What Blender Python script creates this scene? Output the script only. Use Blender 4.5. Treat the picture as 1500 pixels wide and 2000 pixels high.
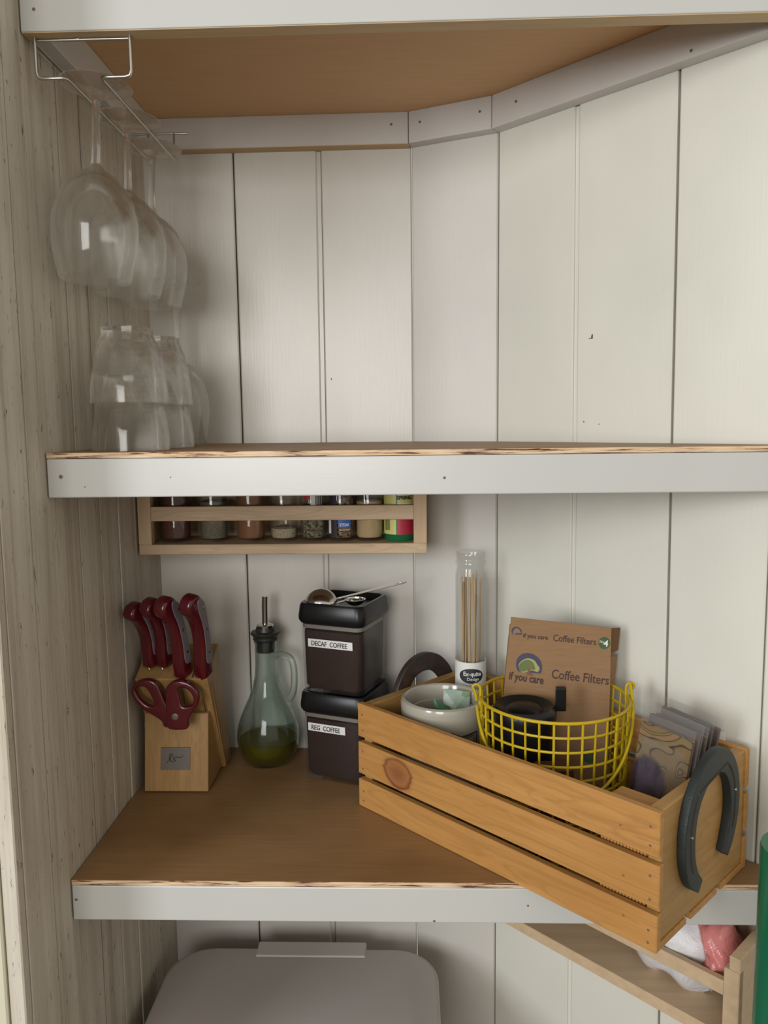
import bpy, bmesh, math, random
from mathutils import Vector, Matrix
random.seed(7)
PI = math.pi
scene = bpy.context.scene
C = scene.collection
for o in list(bpy.data.objects): bpy.data.objects.remove(o)

# ------------------------------------------------------------------ camera
CAM = Vector((.3442, -.7342, .4541)); FPX = 1531.0
YAW, PITCH, ROLL = -.0319, .1121, -.0114
fw = Vector((math.sin(YAW)*math.cos(PITCH), math.cos(YAW)*math.cos(PITCH), -math.sin(PITCH)))
rt = fw.cross(Vector((0, 0, 1))).normalized(); up = rt.cross(fw)
rt, up = math.cos(ROLL)*rt+math.sin(ROLL)*up, -math.sin(ROLL)*rt+math.cos(ROLL)*up
cd = bpy.data.cameras.new('camera'); cam = bpy.data.objects.new('camera', cd); C.objects.link(cam)
M = Matrix((rt, up, -fw)).transposed().to_4x4(); M.translation = CAM
cam.matrix_world = M
cd.sensor_fit = 'HORIZONTAL'; cd.sensor_width = 36; cd.lens = 36*FPX/1500; cd.clip_start = .01
scene.camera = cam

def ray(x, y): return fw+rt*((x-750)/FPX)-up*((y-1000)/FPX)
def onY(x, y, v): d = ray(x, y); return CAM+d*((v-CAM.y)/d.y)       # survey of the photograph: where a sight line
def onZ(x, y, v): d = ray(x, y); return CAM+d*((v-CAM.z)/d.z)       # meets a known plane of the room
def onX(x, y, v): d = ray(x, y); return CAM+d*((v-CAM.x)/d.x)
def onV(a, b, x, y):
    n = Vector((-(b[1]-a[1]), b[0]-a[0])); d = ray(x, y)
    t = ((a[0]-CAM.x)*n.x+(a[1]-CAM.y)*n.y)/(d.x*n.x+d.y*n.y); return CAM+d*t

# ------------------------------------------------------------------ world, light, exposure
w = bpy.data.worlds.new('world'); scene.world = w; w.use_nodes = True
w.node_tree.nodes['Background'].inputs[0].default_value = (.96, .92, .82, 1)
w.node_tree.nodes['Background'].inputs[1].default_value = .52
def area(name, loc, target, sx, sy, power, col):
    l = bpy.data.lights.new(name, 'AREA'); l.shape = 'RECTANGLE'; l.size = sx; l.size_y = sy
    l.energy = power; l.color = col
    o = bpy.data.objects.new(name, l); C.objects.link(o); o.location = loc
    o.rotation_euler = (Vector(target)-Vector(loc)).to_track_quat('-Z', 'Y').to_euler(); return o
area('window_daylight', (-.15, -2.5, .70), (.3, .2, .45), .9, .9, 21, (1.0, .985, .95))
area('side_window_daylight', (-1.25, -1.74, .72), (.3, .1, .4), .55, .9, 21, (.93, .97, 1.0))
vs = scene.view_settings
scene.display_settings.display_device = 'sRGB'
vs.view_transform = 'Standard'; vs.look = 'None'; vs.gamma = 1; vs.use_curve_mapping = False
vs.exposure = 0.27
scene.cycles.max_bounces = 24; scene.cycles.transmission_bounces = 24; scene.cycles.glossy_bounces = 8; scene.cycles.transparent_max_bounces = 48; scene.cycles.diffuse_bounces = 5
scene.cycles.use_denoising = True

# ------------------------------------------------------------------ material helpers
def newmat(name):
    m = bpy.data.materials.new(name); m.use_nodes = True; nt = m.node_tree
    b = nt.nodes['Principled BSDF']; return m, nt, b
def N(nt, t, **k):
    n = nt.nodes.new(t)
    for a, v in k.items(): setattr(n, a, v)
    return n
def plain(name, col, rough=.5, metal=0, spec=.5, coat=0):
    m, nt, b = newmat(name); b.inputs['Base Color'].default_value = (*col, 1); b.inputs['Roughness'].default_value = rough
    b.inputs['Metallic'].default_value = metal; b.inputs['Specular IOR Level'].default_value = spec
    b.inputs['Coat Weight'].default_value = coat
    return m
def coords(nt, scale, rot=(0, 0, 0), loc=(0, 0, 0)):
    tc = N(nt, 'ShaderNodeTexCoord'); mp = N(nt, 'ShaderNodeMapping')
    mp.inputs['Scale'].default_value = scale; mp.inputs['Rotation'].default_value = rot; mp.inputs['Location'].default_value = loc
    nt.links.new(tc.outputs['Object'], mp.inputs['Vector']); return mp.outputs['Vector']
def noise(nt, vec, scale=1, detail=4, rough=.55, dist=0):
    n = N(nt, 'ShaderNodeTexNoise'); n.inputs['Scale'].default_value = scale; n.inputs['Detail'].default_value = detail
    n.inputs['Roughness'].default_value = rough; n.inputs['Distortion'].default_value = dist
    nt.links.new(vec, n.inputs['Vector']); return n.outputs['Fac']
def ramp(nt, fac, stops, interp='LINEAR'):
    r = N(nt, 'ShaderNodeValToRGB'); r.color_ramp.interpolation = interp
    el = r.color_ramp.elements
    while len(el) < len(stops): el.new(.5)
    for e, (p, c) in zip(el, stops): e.position = p; e.color = (*c, 1) if len(c) == 3 else c
    nt.links.new(fac, r.inputs['Fac']); return r.outputs['Color']
def mixc(nt, f, a, b, mode='MIX'):
    m = N(nt, 'ShaderNodeMix', data_type='RGBA', blend_type=mode)
    for sock, v in ((m.inputs[0], f), (m.inputs[6], a), (m.inputs[7], b)):
        if isinstance(v, (int, float)): sock.default_value = v
        elif isinstance(v, tuple): sock.default_value = (*v, 1)
        else: nt.links.new(v, sock)
    return m.outputs[2]
def bump(nt, b, h, strength, dist=.001):
    n = N(nt, 'ShaderNodeBump'); n.inputs['Strength'].default_value = strength; n.inputs['Distance'].default_value = dist
    nt.links.new(h, n.inputs['Height']); nt.links.new(n.outputs['Normal'], b.inputs['Normal'])
def paint(name, col, rough=.4, grain=(60, 60, 4), bs=.25, fleck=None, tint=.06):
    m, nt, b = newmat(name)
    v = coords(nt, grain); n1 = noise(nt, v, 4, 5)
    v2 = coords(nt, (3, 3, 2)); n2 = noise(nt, v2, 1.5, 3)
    dark = tuple(c*(1-tint*1.6) for c in col); lite = tuple(min(1, c*(1+tint)) for c in col)
    c = ramp(nt, n2, [(.3, dark), (.7, lite)])
    if fleck:
        fcol, lo, hi, fs = fleck
        f1 = noise(nt, coords(nt, fs), 1, 6, .7, .4)
        f = ramp(nt, f1, [(lo, (0, 0, 0)), (hi, (1, 1, 1))])
        c = mixc(nt, f, c, fcol)
    nt.links.new(c, b.inputs['Base Color']); b.inputs['Roughness'].default_value = rough
    bump(nt, b, n1, bs, .0006); return m
def wood(name, c1, c2, axis='X', fine=160, rough=.55, ring=True, knots=(), bs=.15, spec=.35, stain=None):
    m, nt, b = newmat(name)
    s = {'X': (.05, 1, 1), 'Y': (1, .05, 1), 'Z': (1, 1, .05)}[axis]
    v = coords(nt, tuple(fine*k for k in s)); n1 = noise(nt, v, 1, 5, .6)
    v2 = coords(nt, tuple(38*k*(2 if k < 1 else 1) for k in s)); n2 = noise(nt, v2, 1, 3, .5, 1.6)
    c = ramp(nt, n1, [(.3, c1), (.7, c2)])
    if ring:
        d = tuple(k*.72 for k in c1)
        f = ramp(nt, n2, [(.42, (0, 0, 0)), (.47, (.45, .45, .45)), (.5, (0, 0, 0)), (.58, (0, 0, 0)), (.62, (.35, .35, .35)), (.65, (0, 0, 0))])
        c = mixc(nt, f, c, d)
    for (kx, ky, kz, rx, ry, rz, kcol) in knots:
        tc = N(nt, 'ShaderNodeTexCoord'); mp = N(nt, 'ShaderNodeMapping')
        mp.inputs['Location'].default_value = (-kx/rx, -ky/ry, -kz/rz); mp.inputs['Scale'].default_value = (1/rx, 1/ry, 1/rz)
        nt.links.new(tc.outputs['Object'], mp.inputs['Vector'])
        L = N(nt, 'ShaderNodeVectorMath', operation='LENGTH'); nt.links.new(mp.outputs['Vector'], L.inputs[0])
        ad = N(nt, 'ShaderNodeMath', operation='MULTIPLY_ADD'); nt.links.new(n2, ad.inputs[0]); ad.inputs[1].default_value = .5
        nt.links.new(L.outputs['Value'], ad.inputs[2])
        f = ramp(nt, ad.outputs[0], [(.0, (1, 1, 1)), (.85, (.85, .85, .85)), (.98, (.3, .3, .3)), (1.0, (1, 1, 1))])
        kc = ramp(nt, ad.outputs[0], [(.0, (kcol[0]*.8, kcol[1]*.8, kcol[2]*.8)), (.45, kcol), (.72, (kcol[0]*1.25, kcol[1]*1.5, kcol[2]*1.3)), (.84, (kcol[0]*.55, kcol[1]*.5, kcol[2]*.4)), (.90, (kcol[0]*1.5, kcol[1]*2, kcol[2]*1.7))])
        f2 = ramp(nt, ad.outputs[0], [(.0, (1, 1, 1)), (.90, (.9, .9, .9)), (1.0, (0, 0, 0))])
        c = mixc(nt, f2, c, kc)
    if stain:
        f = ramp(nt, noise(nt, coords(nt, (5, 9, 9)), 1, 3), [(.5, (0, 0, 0)), (.75, (.5, .5, .5))])
        c = mixc(nt, f, c, stain)
    nt.links.new(c, b.inputs['Base Color']); b.inputs['Roughness'].default_value = rough
    b.inputs['Specular IOR Level'].default_value = spec
    bump(nt, b, n1, bs, .0004); return m
def glassmat(name, tint=(1, 1, 1), rough=.0, ior=1.45, body=.0):
    m = bpy.data.materials.new(name); m.use_nodes = True; nt = m.node_tree; nt.nodes.clear()
    out = N(nt, 'ShaderNodeOutputMaterial'); tr = N(nt, 'ShaderNodeBsdfTransparent'); gl = N(nt, 'ShaderNodeBsdfGlossy')
    tr.inputs['Color'].default_value = (*tint, 1); gl.inputs['Roughness'].default_value = rough
    lw = N(nt, 'ShaderNodeLayerWeight'); lw.inputs['Blend'].default_value = .5
    pw_ = N(nt, 'ShaderNodeMath', operation='POWER'); nt.links.new(lw.outputs['Facing'], pw_.inputs[0]); pw_.inputs[1].default_value = 4.0
    fr = N(nt, 'ShaderNodeMath', operation='MULTIPLY_ADD'); nt.links.new(pw_.outputs[0], fr.inputs[0]); fr.inputs[1].default_value = .45; fr.inputs[2].default_value = (ior-1)*.085
    mx = N(nt, 'ShaderNodeMixShader'); nt.links.new(fr.outputs[0], mx.inputs[0]); nt.links.new(tr.outputs[0], mx.inputs[1]); nt.links.new(gl.outputs[0], mx.inputs[2])
    last = mx
    if body:
        df = N(nt, 'ShaderNodeBsdfDiffuse'); df.inputs['Color'].default_value = (.8, .82, .8, 1)
        m2 = N(nt, 'ShaderNodeMixShader'); m2.inputs[0].default_value = body
        nt.links.new(mx.outputs[0], m2.inputs[1]); nt.links.new(df.outputs[0], m2.inputs[2]); last = m2
    nt.links.new(last.outputs[0], out.inputs['Surface']); return m
def refr(name, tint, ior=1.45, trans=.3):
    m = bpy.data.materials.new(name); m.use_nodes = True; nt = m.node_tree; nt.nodes.clear()
    out = N(nt, 'ShaderNodeOutputMaterial'); g = N(nt, 'ShaderNodeBsdfGlass'); g.inputs['Color'].default_value = (*tint, 1); g.inputs['Roughness'].default_value = 0; g.inputs['IOR'].default_value = ior
    tr = N(nt, 'ShaderNodeBsdfTransparent'); tr.inputs['Color'].default_value = (*tint, 1); mx = N(nt, 'ShaderNodeMixShader'); mx.inputs[0].default_value = trans
    nt.links.new(g.outputs[0], mx.inputs[1]); nt.links.new(tr.outputs[0], mx.inputs[2]); nt.links.new(mx.outputs[0], out.inputs['Surface']); return m
def speckle(name, cols, scale=500, rough=.8, voro=True):
    m, nt, b = newmat(name); v = coords(nt, (1, 1, 1))
    n = N(nt, 'ShaderNodeTexVoronoi'); n.inputs['Scale'].default_value = scale; nt.links.new(v, n.inputs['Vector'])
    s = N(nt, 'ShaderNodeSeparateColor'); nt.links.new(n.outputs['Color'], s.inputs[0])
    k = len(cols); c = ramp(nt, s.outputs[0], [((i+.5)/k, q) for i, q in enumerate(cols)])
    nt.links.new(c, b.inputs['Base Color']); b.inputs['Roughness'].default_value = rough
    bump(nt, b, n.outputs['Distance'], .5, .001); return m

WHITE = (.72, .70, .65)
mt = {}
mt['wall'] = paint('wall_paint', (.66, .635, .59), .36, (90, 90, 5), .35)
mt['wallC'] = paint('corner_board_paint', (.62, .595, .55), .45, (90, 90, 5), .3)
mt['wall'].node_tree.nodes['Principled BSDF'].inputs['Coat Weight'].default_value = .45; mt['wall'].node_tree.nodes['Principled BSDF'].inputs['Coat Roughness'].default_value = .22
mt['wallR'] = paint('right_wall_paint', (.69, .68, .61), .42, (90, 90, 6), .25)
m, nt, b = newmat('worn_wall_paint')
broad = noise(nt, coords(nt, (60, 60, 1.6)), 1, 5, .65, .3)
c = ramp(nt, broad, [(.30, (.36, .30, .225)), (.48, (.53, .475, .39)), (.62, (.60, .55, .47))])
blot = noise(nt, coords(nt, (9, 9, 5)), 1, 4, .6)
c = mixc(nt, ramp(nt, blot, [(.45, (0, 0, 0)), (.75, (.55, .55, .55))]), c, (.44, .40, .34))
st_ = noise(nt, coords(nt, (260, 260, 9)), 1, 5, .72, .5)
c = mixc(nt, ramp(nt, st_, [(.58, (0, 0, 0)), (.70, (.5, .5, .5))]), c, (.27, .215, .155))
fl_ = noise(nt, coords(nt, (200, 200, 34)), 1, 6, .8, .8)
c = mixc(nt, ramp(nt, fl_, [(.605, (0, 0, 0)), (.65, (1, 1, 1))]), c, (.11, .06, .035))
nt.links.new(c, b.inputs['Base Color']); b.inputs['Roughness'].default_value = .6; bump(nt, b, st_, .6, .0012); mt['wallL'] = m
mt['gap'] = plain('dark_joint', (.06, .028, .018), .9)
mt['trim'] = paint('trim_paint', (.53, .53, .51), .25, (8, 60, 60), .06, tint=.02)
mt['cleat'] = paint('cleat_paint', (.64, .62, .60), .5, (30, 30, 30), .2)
mt['rawtrim'] = wood('raw_pine_edge', (.50, .36, .20), (.60, .45, .27), 'X', 120, .6, False)
mt['shelf'] = wood('shelf_veneer', (.245, .137, .055), (.30, .172, .075), 'X', 260, .5, False, stain=(.15, .07, .025), bs=.1)
mt['ceil'] = wood('shelf_underside', (.62, .39, .20), (.68, .43, .235), 'X', 200, .6, False, bs=.1)
m, nt, b = newmat('plywood_edge')
f = ramp(nt, noise(nt, coords(nt, (18, 1, 420)), 1, 4, .65), [(.40, (.08, .025, .015)), (.45, (.55, .36, .22)), (.6, (.75, .57, .38))])
nt.links.new(f, b.inputs['Base Color']); b.inputs['Roughness'].default_value = .8; mt['ply'] = m
mt['nail'] = plain('rusty_nail', (.16, .12, .09), .5, .3)
mt['chip'] = plain('bare_chip', (.12, .06, .03), .8)
mt['wire'] = plain('chrome_wire', (.55, .54, .50), .28, 1)
mt['steel'] = plain('steel', (.62, .60, .56), .18, 1)
mt['glass'] = refr('clear_glass', (.99, .99, .985), 1.45, .42)
mt['jarglass'] = glassmat('jar_glass', (.95, .955, .95), .02, 1.45)
mt['plastic'] = glassmat('clear_plastic', (.95, .95, .95), .03, 1.3, .004)
mt['greenglass'] = refr('green_glass', (.92, .955, .94), 1.4, .3)
mt['blockwood'] = wood('beech', (.31, .175, .062), (.38, .23, .09), 'Z', 150, .35, True)
mt['blockend'] = wood('beech_end', (.29, .155, .055), (.34, .195, .075), 'X', 150, .5, False)
mt['red'] = plain('red_handle', (.085, .006, .011), .2, 0, .5, .3)
mt['greyinset'] = plain('grey_inset', (.16, .14, .16), .4)
mt['black'] = plain('black_plastic', (.008, .008, .009), .3, 0, .35)
mt['rubber'] = plain('black_rubber', (.03, .03, .028), .4)
mt['coffee'] = speckle('ground_coffee', [(.022, .008, .006), (.034, .013, .009), (.028, .010, .007)], 900)
mt['seal'] = plain('grey_seal', (.20, .18, .155), .5)
mt['labelwhite'] = plain('label_white', (.78, .78, .76), .6)
mt['ink'] = plain('ink', (.03, .028, .03), .6)
mt['oil'] = plain('olive_oil', (.16, .12, .006), .08, 0, .5)
mt['oil'].node_tree.nodes['Principled BSDF'].inputs['Transmission Weight'].default_value = .35
mt['oil'].node_tree.nodes['Principled BSDF'].inputs['IOR'].default_value = 1.2
mt['ceramic'] = plain('cream_glaze', (.40, .375, .315), .16, 0, .5, .3)
mt['yellow'] = plain('yellow_coating', (.50, .35, .008), .4)
mt['kraft'] = wood('kraft_card', (.265, .155, .08), (.30, .18, .098), 'X', 300, .85, False, spec=.1)
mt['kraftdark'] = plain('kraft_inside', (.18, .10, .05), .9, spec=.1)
mt['iron'] = paint('painted_iron', (.014, .020, .019), .55, (150, 150, 150), .6)
mt['rustiron'] = paint('rusty_iron', (.035, .025, .022), .45, (150, 150, 150), .6, fleck=((.09, .045, .02), .5, .7, (40, 40, 40)))
mt['rackwood'] = wood('rack_pine', (.52, .37, .23), (.61, .45, .30), 'X', 170, .5, True, bs=.1)
mt['rackwoodZ'] = wood('rack_pine_upright', (.50, .35, .21), (.59, .43, .28), 'Z', 170, .5, False, bs=.1)
mt['bin'] = plain('pale_bin_plastic', (.50, .46, .44), .5)
mt['green'] = plain('green_plastic', (.0, .12, .055), .25)
mt['bamboo'] = wood('bamboo', (.50, .33, .17), (.62, .44, .25), 'Z', 300, .6, False)
mt['floor'] = wood('floorboards', (.12, .075, .045), (.17, .11, .065), 'Y', 60, .5)
mt['ink2'] = plain('brown_print', (.055, .028, .028), .7)
mt['faintink'] = plain('faint_print', (.28, .16, .09), .8)
mt['dkgreen'] = plain('green_print', (.05, .10, .035), .7)
mt['treegreen'] = plain('tree_green', (.13, .16, .05), .7)
mt['treelite'] = plain('tree_highlight', (.36, .33, .13), .7)
mt['navy'] = plain('navy_print', (.055, .055, .10), .7)
mt['trunk'] = plain('trunk_print', (.22, .075, .05), .7)
def crate_wood(name, knots=()):
    return wood(name, (.42, .20, .055), (.50, .26, .082), 'X', 130, .5, True, knots, .15, stain=(.36, .165, .045))
mt['crate'] = crate_wood('crate_pine')
mt['crateknot'] = crate_wood('crate_pine_knot', [(.066, 0, .061, .036, .5, .027, (.25, .085, .035))])
mt['crateend'] = wood('crate_end_pine', (.36, .195, .06), (.43, .25, .085), 'Y', 110, .5, True, stain=(.32, .17, .055))

# ------------------------------------------------------------------ geometry helpers (meshes are made in world space, then moved into the thing's frame)
def mesh_from(vs_, fs, smooth=False, name='m'):
    me = bpy.data.meshes.new(name); me.from_pydata([tuple(v) for v in vs_], [], fs); me.update()
    bm = bmesh.new(); bm.from_mesh(me); bmesh.ops.recalc_face_normals(bm, faces=bm.faces); bm.to_mesh(me); bm.free()
    if smooth:
        for p in me.polygons: p.use_smooth = True
    return me
def join(*ms):
    bm = bmesh.new()
    for m_ in ms: bm.from_mesh(m_)
    me = bpy.data.meshes.new('m'); bm.to_mesh(me); bm.free(); return me
def box(x0, y0, z0, x1, y1, z1, bev=0, seg=1):
    bm = bmesh.new(); bmesh.ops.create_cube(bm, size=1)
    for v in bm.verts: v.co = Vector(((x0+x1)/2+v.co.x*(x1-x0), (y0+y1)/2+v.co.y*(y1-y0), (z0+z1)/2+v.co.z*(z1-z0)))
    if bev: bmesh.ops.bevel(bm, geom=bm.edges[:], offset=bev, segments=seg, profile=.5, affect='EDGES')
    me = bpy.data.meshes.new('m'); bm.to_mesh(me); bm.free(); return me
def hexa(p, bev=0):      # eight corners: bottom four (ccw), top four
    bm = bmesh.new(); v = [bm.verts.new(q) for q in p]
    for f in ((3, 2, 1, 0), (4, 5, 6, 7), (0, 1, 5, 4), (1, 2, 6, 5), (2, 3, 7, 6), (3, 0, 4, 7)): bm.faces.new([v[i] for i in f])
    bmesh.ops.recalc_face_normals(bm, faces=bm.faces)
    if bev: bmesh.ops.bevel(bm, geom=bm.edges[:], offset=bev, segments=1, profile=.5, affect='EDGES')
    me = bpy.data.meshes.new('m'); bm.to_mesh(me); bm.free(); return me
def prism(poly, z0, z1, bev=0):
    bm = bmesh.new(); a = [bm.verts.new((x, y, z0)) for x, y in poly]; b_ = [bm.verts.new((x, y, z1)) for x, y in poly]
    n = len(poly); bm.faces.new(a[::-1]); bm.faces.new(b_)
    for i in range(n): bm.faces.new((a[i], a[(i+1) % n], b_[(i+1) % n], b_[i]))
    bmesh.ops.recalc_face_normals(bm, faces=bm.faces)
    if bev: bmesh.ops.bevel(bm, geom=bm.edges[:], offset=bev, segments=2, profile=.5, affect='EDGES')
    me = bpy.data.meshes.new('m'); bm.to_mesh(me); bm.free(); return me
def lathe(prof, c=(0, 0, 0), n=40, closed=False, smooth=True, facet=None):
    vs_, fs = [], []; k = len(prof)
    for r, z in prof:
        for i in range(n):
            a = 2*PI*i/n; rr = max(r, 1e-5)
            if facet: rr *= facet(i, z)
            vs_.append((c[0]+rr*math.cos(a), c[1]+rr*math.sin(a), c[2]+z))
    rng = k if closed else k-1
    for j in range(rng):
        for i in range(n):
            a_, b_ = j*n+i, j*n+(i+1) % n; c_, d_ = ((j+1) % k)*n+(i+1) % n, ((j+1) % k)*n+i
            fs.append((a_, b_, c_, d_))
    if not closed:
        fs.append(tuple(range(n))[::-1]); fs.append(tuple(range((k-1)*n, k*n)))
    me = mesh_from(vs_, fs, smooth)
    if smooth: autosmooth(me)
    return me
def autosmooth(me, ang=40):
    bm = bmesh.new(); bm.from_mesh(me)
    for e in bm.edges:
        if len(e.link_faces) == 2 and e.calc_face_angle(0) > math.radians(ang): e.smooth = False
    for f in bm.faces: f.smooth = True
    bm.to_mesh(me); bm.free(); return me
def tube(pts, r, n=8, closed=False, radii=None):
    pts = [Vector(p) for p in pts]; k = len(pts); vs_, fs = [], []; prev = None
    for i, p in enumerate(pts):
        a = pts[(i-1) % k] if (closed or i) else p; b_ = pts[(i+1) % k] if (closed or i < k-1) else p
        t = (b_-a).normalized()
        if prev is None:
            u = t.cross(Vector((0, 0, 1)));  u = u if u.length > .1 else t.cross(Vector((1, 0, 0)))
        else: u = prev-t*prev.dot(t)
        u.normalize(); v = t.cross(u); prev = u; rr = radii[i] if radii else r
        for j in range(n): vs_.append(p+rr*(math.cos(2*PI*j/n)*u+math.sin(2*PI*j/n)*v))
    for i in range(k if closed else k-1):
        for j in range(n): fs.append((i*n+j, i*n+(j+1) % n, ((i+1) % k)*n+(j+1) % n, ((i+1) % k)*n+j))
    if not closed: fs.append(tuple(range(n))[::-1]); fs.append(tuple(range((k-1)*n, k*n)))
    return autosmooth(mesh_from(vs_, fs, True), 60)
def smoothpath(pts, sub=6, closed=False):
    pts = [Vector(p) for p in pts]; k = len(pts); out = []
    for i in range(k if closed else k-1):
        g = lambda q: pts[q % k] if closed else pts[max(0, min(k-1, q))]
        a, b_, c_, d_ = g(i-1), g(i), g(i+1), g(i+2)
        for s in range(sub):
            t = s/sub
            out.append(.5*((2*b_)+(-a+c_)*t+(2*a-5*b_+4*c_-d_)*t*t+(-a+3*b_-3*c_+d_)*t**3))
    if not closed: out.append(pts[-1])
    return out
def flat(outlines, extrude, bevel=0, mat=None, res=2):      # filled 2-D outline(s) in XY, thickness along Z, then placed by matrix
    cu = bpy.data.curves.new('c', 'CURVE'); cu.dimensions = '2D'; cu.fill_mode = 'BOTH'; cu.extrude = max(extrude-bevel, 0); cu.bevel_depth = bevel; cu.bevel_resolution = res
    cu.offset = -bevel
    for ol in outlines:
        s = cu.splines.new('POLY'); s.points.add(len(ol)-1); s.use_cyclic_u = True
        for p, q in zip(s.points, ol): p.co = (q[0], q[1], 0, 1)
    return conv(cu, mat)
def conv(cu, mat=None):
    o = bpy.data.objects.new('t', cu); C.objects.link(o); dg = bpy.context.evaluated_depsgraph_get(); dg.update()
    me = bpy.data.meshes.new_from_object(o.evaluated_get(dg)); bpy.data.objects.remove(o); bpy.data.curves.remove(cu)
    me.materials.clear()
    bm = bmesh.new(); bm.from_mesh(me); bmesh.ops.remove_doubles(bm, verts=bm.verts, dist=1e-6); bm.to_mesh(me); bm.free()
    if mat: me.transform(mat)
    return me
def text(s, size, mat, ext=.00015, align='LEFT', width=None, bold=0):
    cu = bpy.data.curves.new('t', 'FONT'); cu.body = s; cu.size = size; cu.extrude = ext; cu.align_x = align; cu.offset = bold; cu.resolution_u = 3
    me = conv(cu)
    if width:
        xs = [v.co.x for v in me.vertices]; k = width/(max(xs)-min(xs)); x0 = min(xs)
        for v in me.vertices: v.co.x = (v.co.x-x0)*k
    me.transform(mat); return me
def frame(o, x, n):      # matrix: local x along x, local z along n (out of the page), y = n cross x
    x = Vector(x).normalized(); n = Vector(n).normalized(); y = n.cross(x)
    m_ = Matrix((x, y, n)).transposed().to_4x4(); m_.translation = Vector(o); return m_
def wrap(me, c, r, a0, z0):      # bend a flat mesh (x along, y up, z out) round a vertical cylinder; a0 = angle of x=0
    for v in me.vertices:
        a = a0+v.co.x/r; rr = r+v.co.z; z = z0+v.co.y
        v.co = (c[0]+rr*math.cos(a), c[1]+rr*math.sin(a), z)
    return me
def patch(c, r, a0, a1, z0, z1, t=.0003, n=16):
    vs_, fs = [], []
    for i in range(n+1):
        a = a0+(a1-a0)*i/n
        for rr, z in ((r, z0), (r, z1), (r+t, z1), (r+t, z0)): vs_.append((c[0]+rr*math.cos(a), c[1]+rr*math.sin(a), z))
    for i in range(n):
        for j in range(4): fs.append((i*4+j, i*4+(j+1) % 4, i*4+4+(j+1) % 4, i*4+4+j))
    fs += [(0, 1, 2, 3), (n*4, n*4+1, n*4+2, n*4+3)]
    return mesh_from(vs_, fs)
WM = {}
def thing(name, label, cat, loc=(0, 0, 0), rz=0, group=None):
    o = bpy.data.objects.new(name, None); C.objects.link(o); o.location = loc; o.rotation_euler = (0, 0, rz); o.empty_display_size = .02
    o['label'] = label; o['category'] = cat
    if group: o['group'] = group
    WM[o.name] = Matrix.Translation(loc) @ Matrix.Rotation(rz, 4, 'Z'); return o
def obj(name, me, mat, parent=None, label=None, local=False, kind=None, M_=None):
    o = bpy.data.objects.new(name, me); C.objects.link(o)
    if isinstance(mat, str): mat = mt[mat]
    if mat and not me.materials: me.materials.append(mat)
    if parent:
        o.parent = parent; Wm = WM.get(parent.name, Matrix()); WM[o.name] = Wm
        if not local: me.transform(Wm.inverted())
    elif M_ is not None:
        WM[o.name] = M_; me.transform(M_.inverted()); o.matrix_world = M_
    else: WM[o.name] = Matrix()
    if label: o['label'] = label
    if kind: o['kind'] = kind
    return o
def single(name, me, mat, label, cat, loc=(0, 0, 0), rz=0, group=None):
    o = obj(name, me, mat, M_=Matrix.Translation(loc) @ Matrix.Rotation(rz, 4, 'Z')); o['label'] = label; o['category'] = cat
    if group: o['group'] = group
    return o
def struct(name, me, mat, parent=None): return obj(name, me, mat, parent, kind='structure')
def dup(root, loc, rz=None, label=None):
    r = root.copy(); C.objects.link(r); r.location = loc
    if rz is not None: r.rotation_euler = (0, 0, rz)
    if label: r['label'] = label
    for ch in list(root.children):
        c = ch.copy(); C.objects.link(c); c.parent = r
        for g in ch.children: d = g.copy(); C.objects.link(d); d.parent = c
    return r

# ------------------------------------------------------------------ the alcove
FL, TOP = -.86, 1.12
P0 = Vector((.0005, .329)); P1 = Vector((.351, .325)); P2 = Vector((.458, .279)); P5 = Vector((.6888, .0498))
DR = (P5-P2).normalized(); P9 = P2+DR*.72
def wallpt(A, d, n, s, off, z): q = A+d*s+n*off; return (q.x, q.y, z)
def plank_mesh(A, d, n, s0b, s0t, s1b, s1t, z0, z1, th=.010, ch=.0016, tongue=0):
    P = []
    for (e, o_) in ((0, -th), (0, -ch), (ch, 0)): P.append((e, o_))
    vs_, fs = [], []
    for z, s0, s1 in ((z0, s0b, s1b), (z1, s0t, s1t)):
        prof = [(s0, -th), (s0, -ch), (s0+ch, 0), (s1-ch, 0), (s1, -ch)]
        if tongue: prof += [(s1, -ch*2.2), (s1+tongue, -ch*2.2), (s1+tongue, -th)]
        else: prof += [(s1, -th)]
        for s, o_ in prof: vs_.append(wallpt(A, d, n, s, o_, z))
    k = len(vs_)//2
    for i in range(k): fs.append((i, (i+1) % k, k+(i+1) % k, k+i))
    fs += [tuple(range(k))[::-1], tuple(range(k, 2*k))]
    return mesh_from(vs_, fs)
def wall_seg(parent, A, d, n, joints, mat, z0=FL, z1=TOP, g=.0006):
    # joints: (s at z0, s at z1, gap half width, tongue width)
    for a, b_ in zip(joints[:-1], joints[1:]):
        tg = b_[3]
        me = plank_mesh(A, d, n, a[0]+a[2], a[1]+a[2], b_[0]-b_[2]-tg, b_[1]-b_[2]-tg, z0, z1, tongue=tg)
        obj('plank', me, mat, parent)
def sline(A, B, pa, pb):      # joint seen at two pixels -> position along the wall at floor and top
    d = (B-A).normalized(); r = []
    for x, y in (pa, pb):
        q = onV(A, B, x, y); r.append(((Vector((q.x, q.y))-A).dot(d), q.z))
    (sa, za), (sb, zb) = r; k = (sb-sa)/(zb-za); k = max(-.02, min(.02, k)); m0 = (sa+sb)/2; zm = (za+zb)/2
    return m0+k*(FL-zm)*.5, m0+k*(TOP-zm)*.5
def backing(A, B, n, off=.0095, th=.02):
    a, b_, c_, d_ = A-n*off, B-n*off, B-n*(off+th), A-n*(off+th)
    return prism([(a.x, a.y), (b_.x, b_.y), (c_.x, c_.y), (d_.x, d_.y)], FL, TOP)
d1 = (P1-P0).normalized(); n1 = Vector((d1.y, -d1.x))
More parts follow.
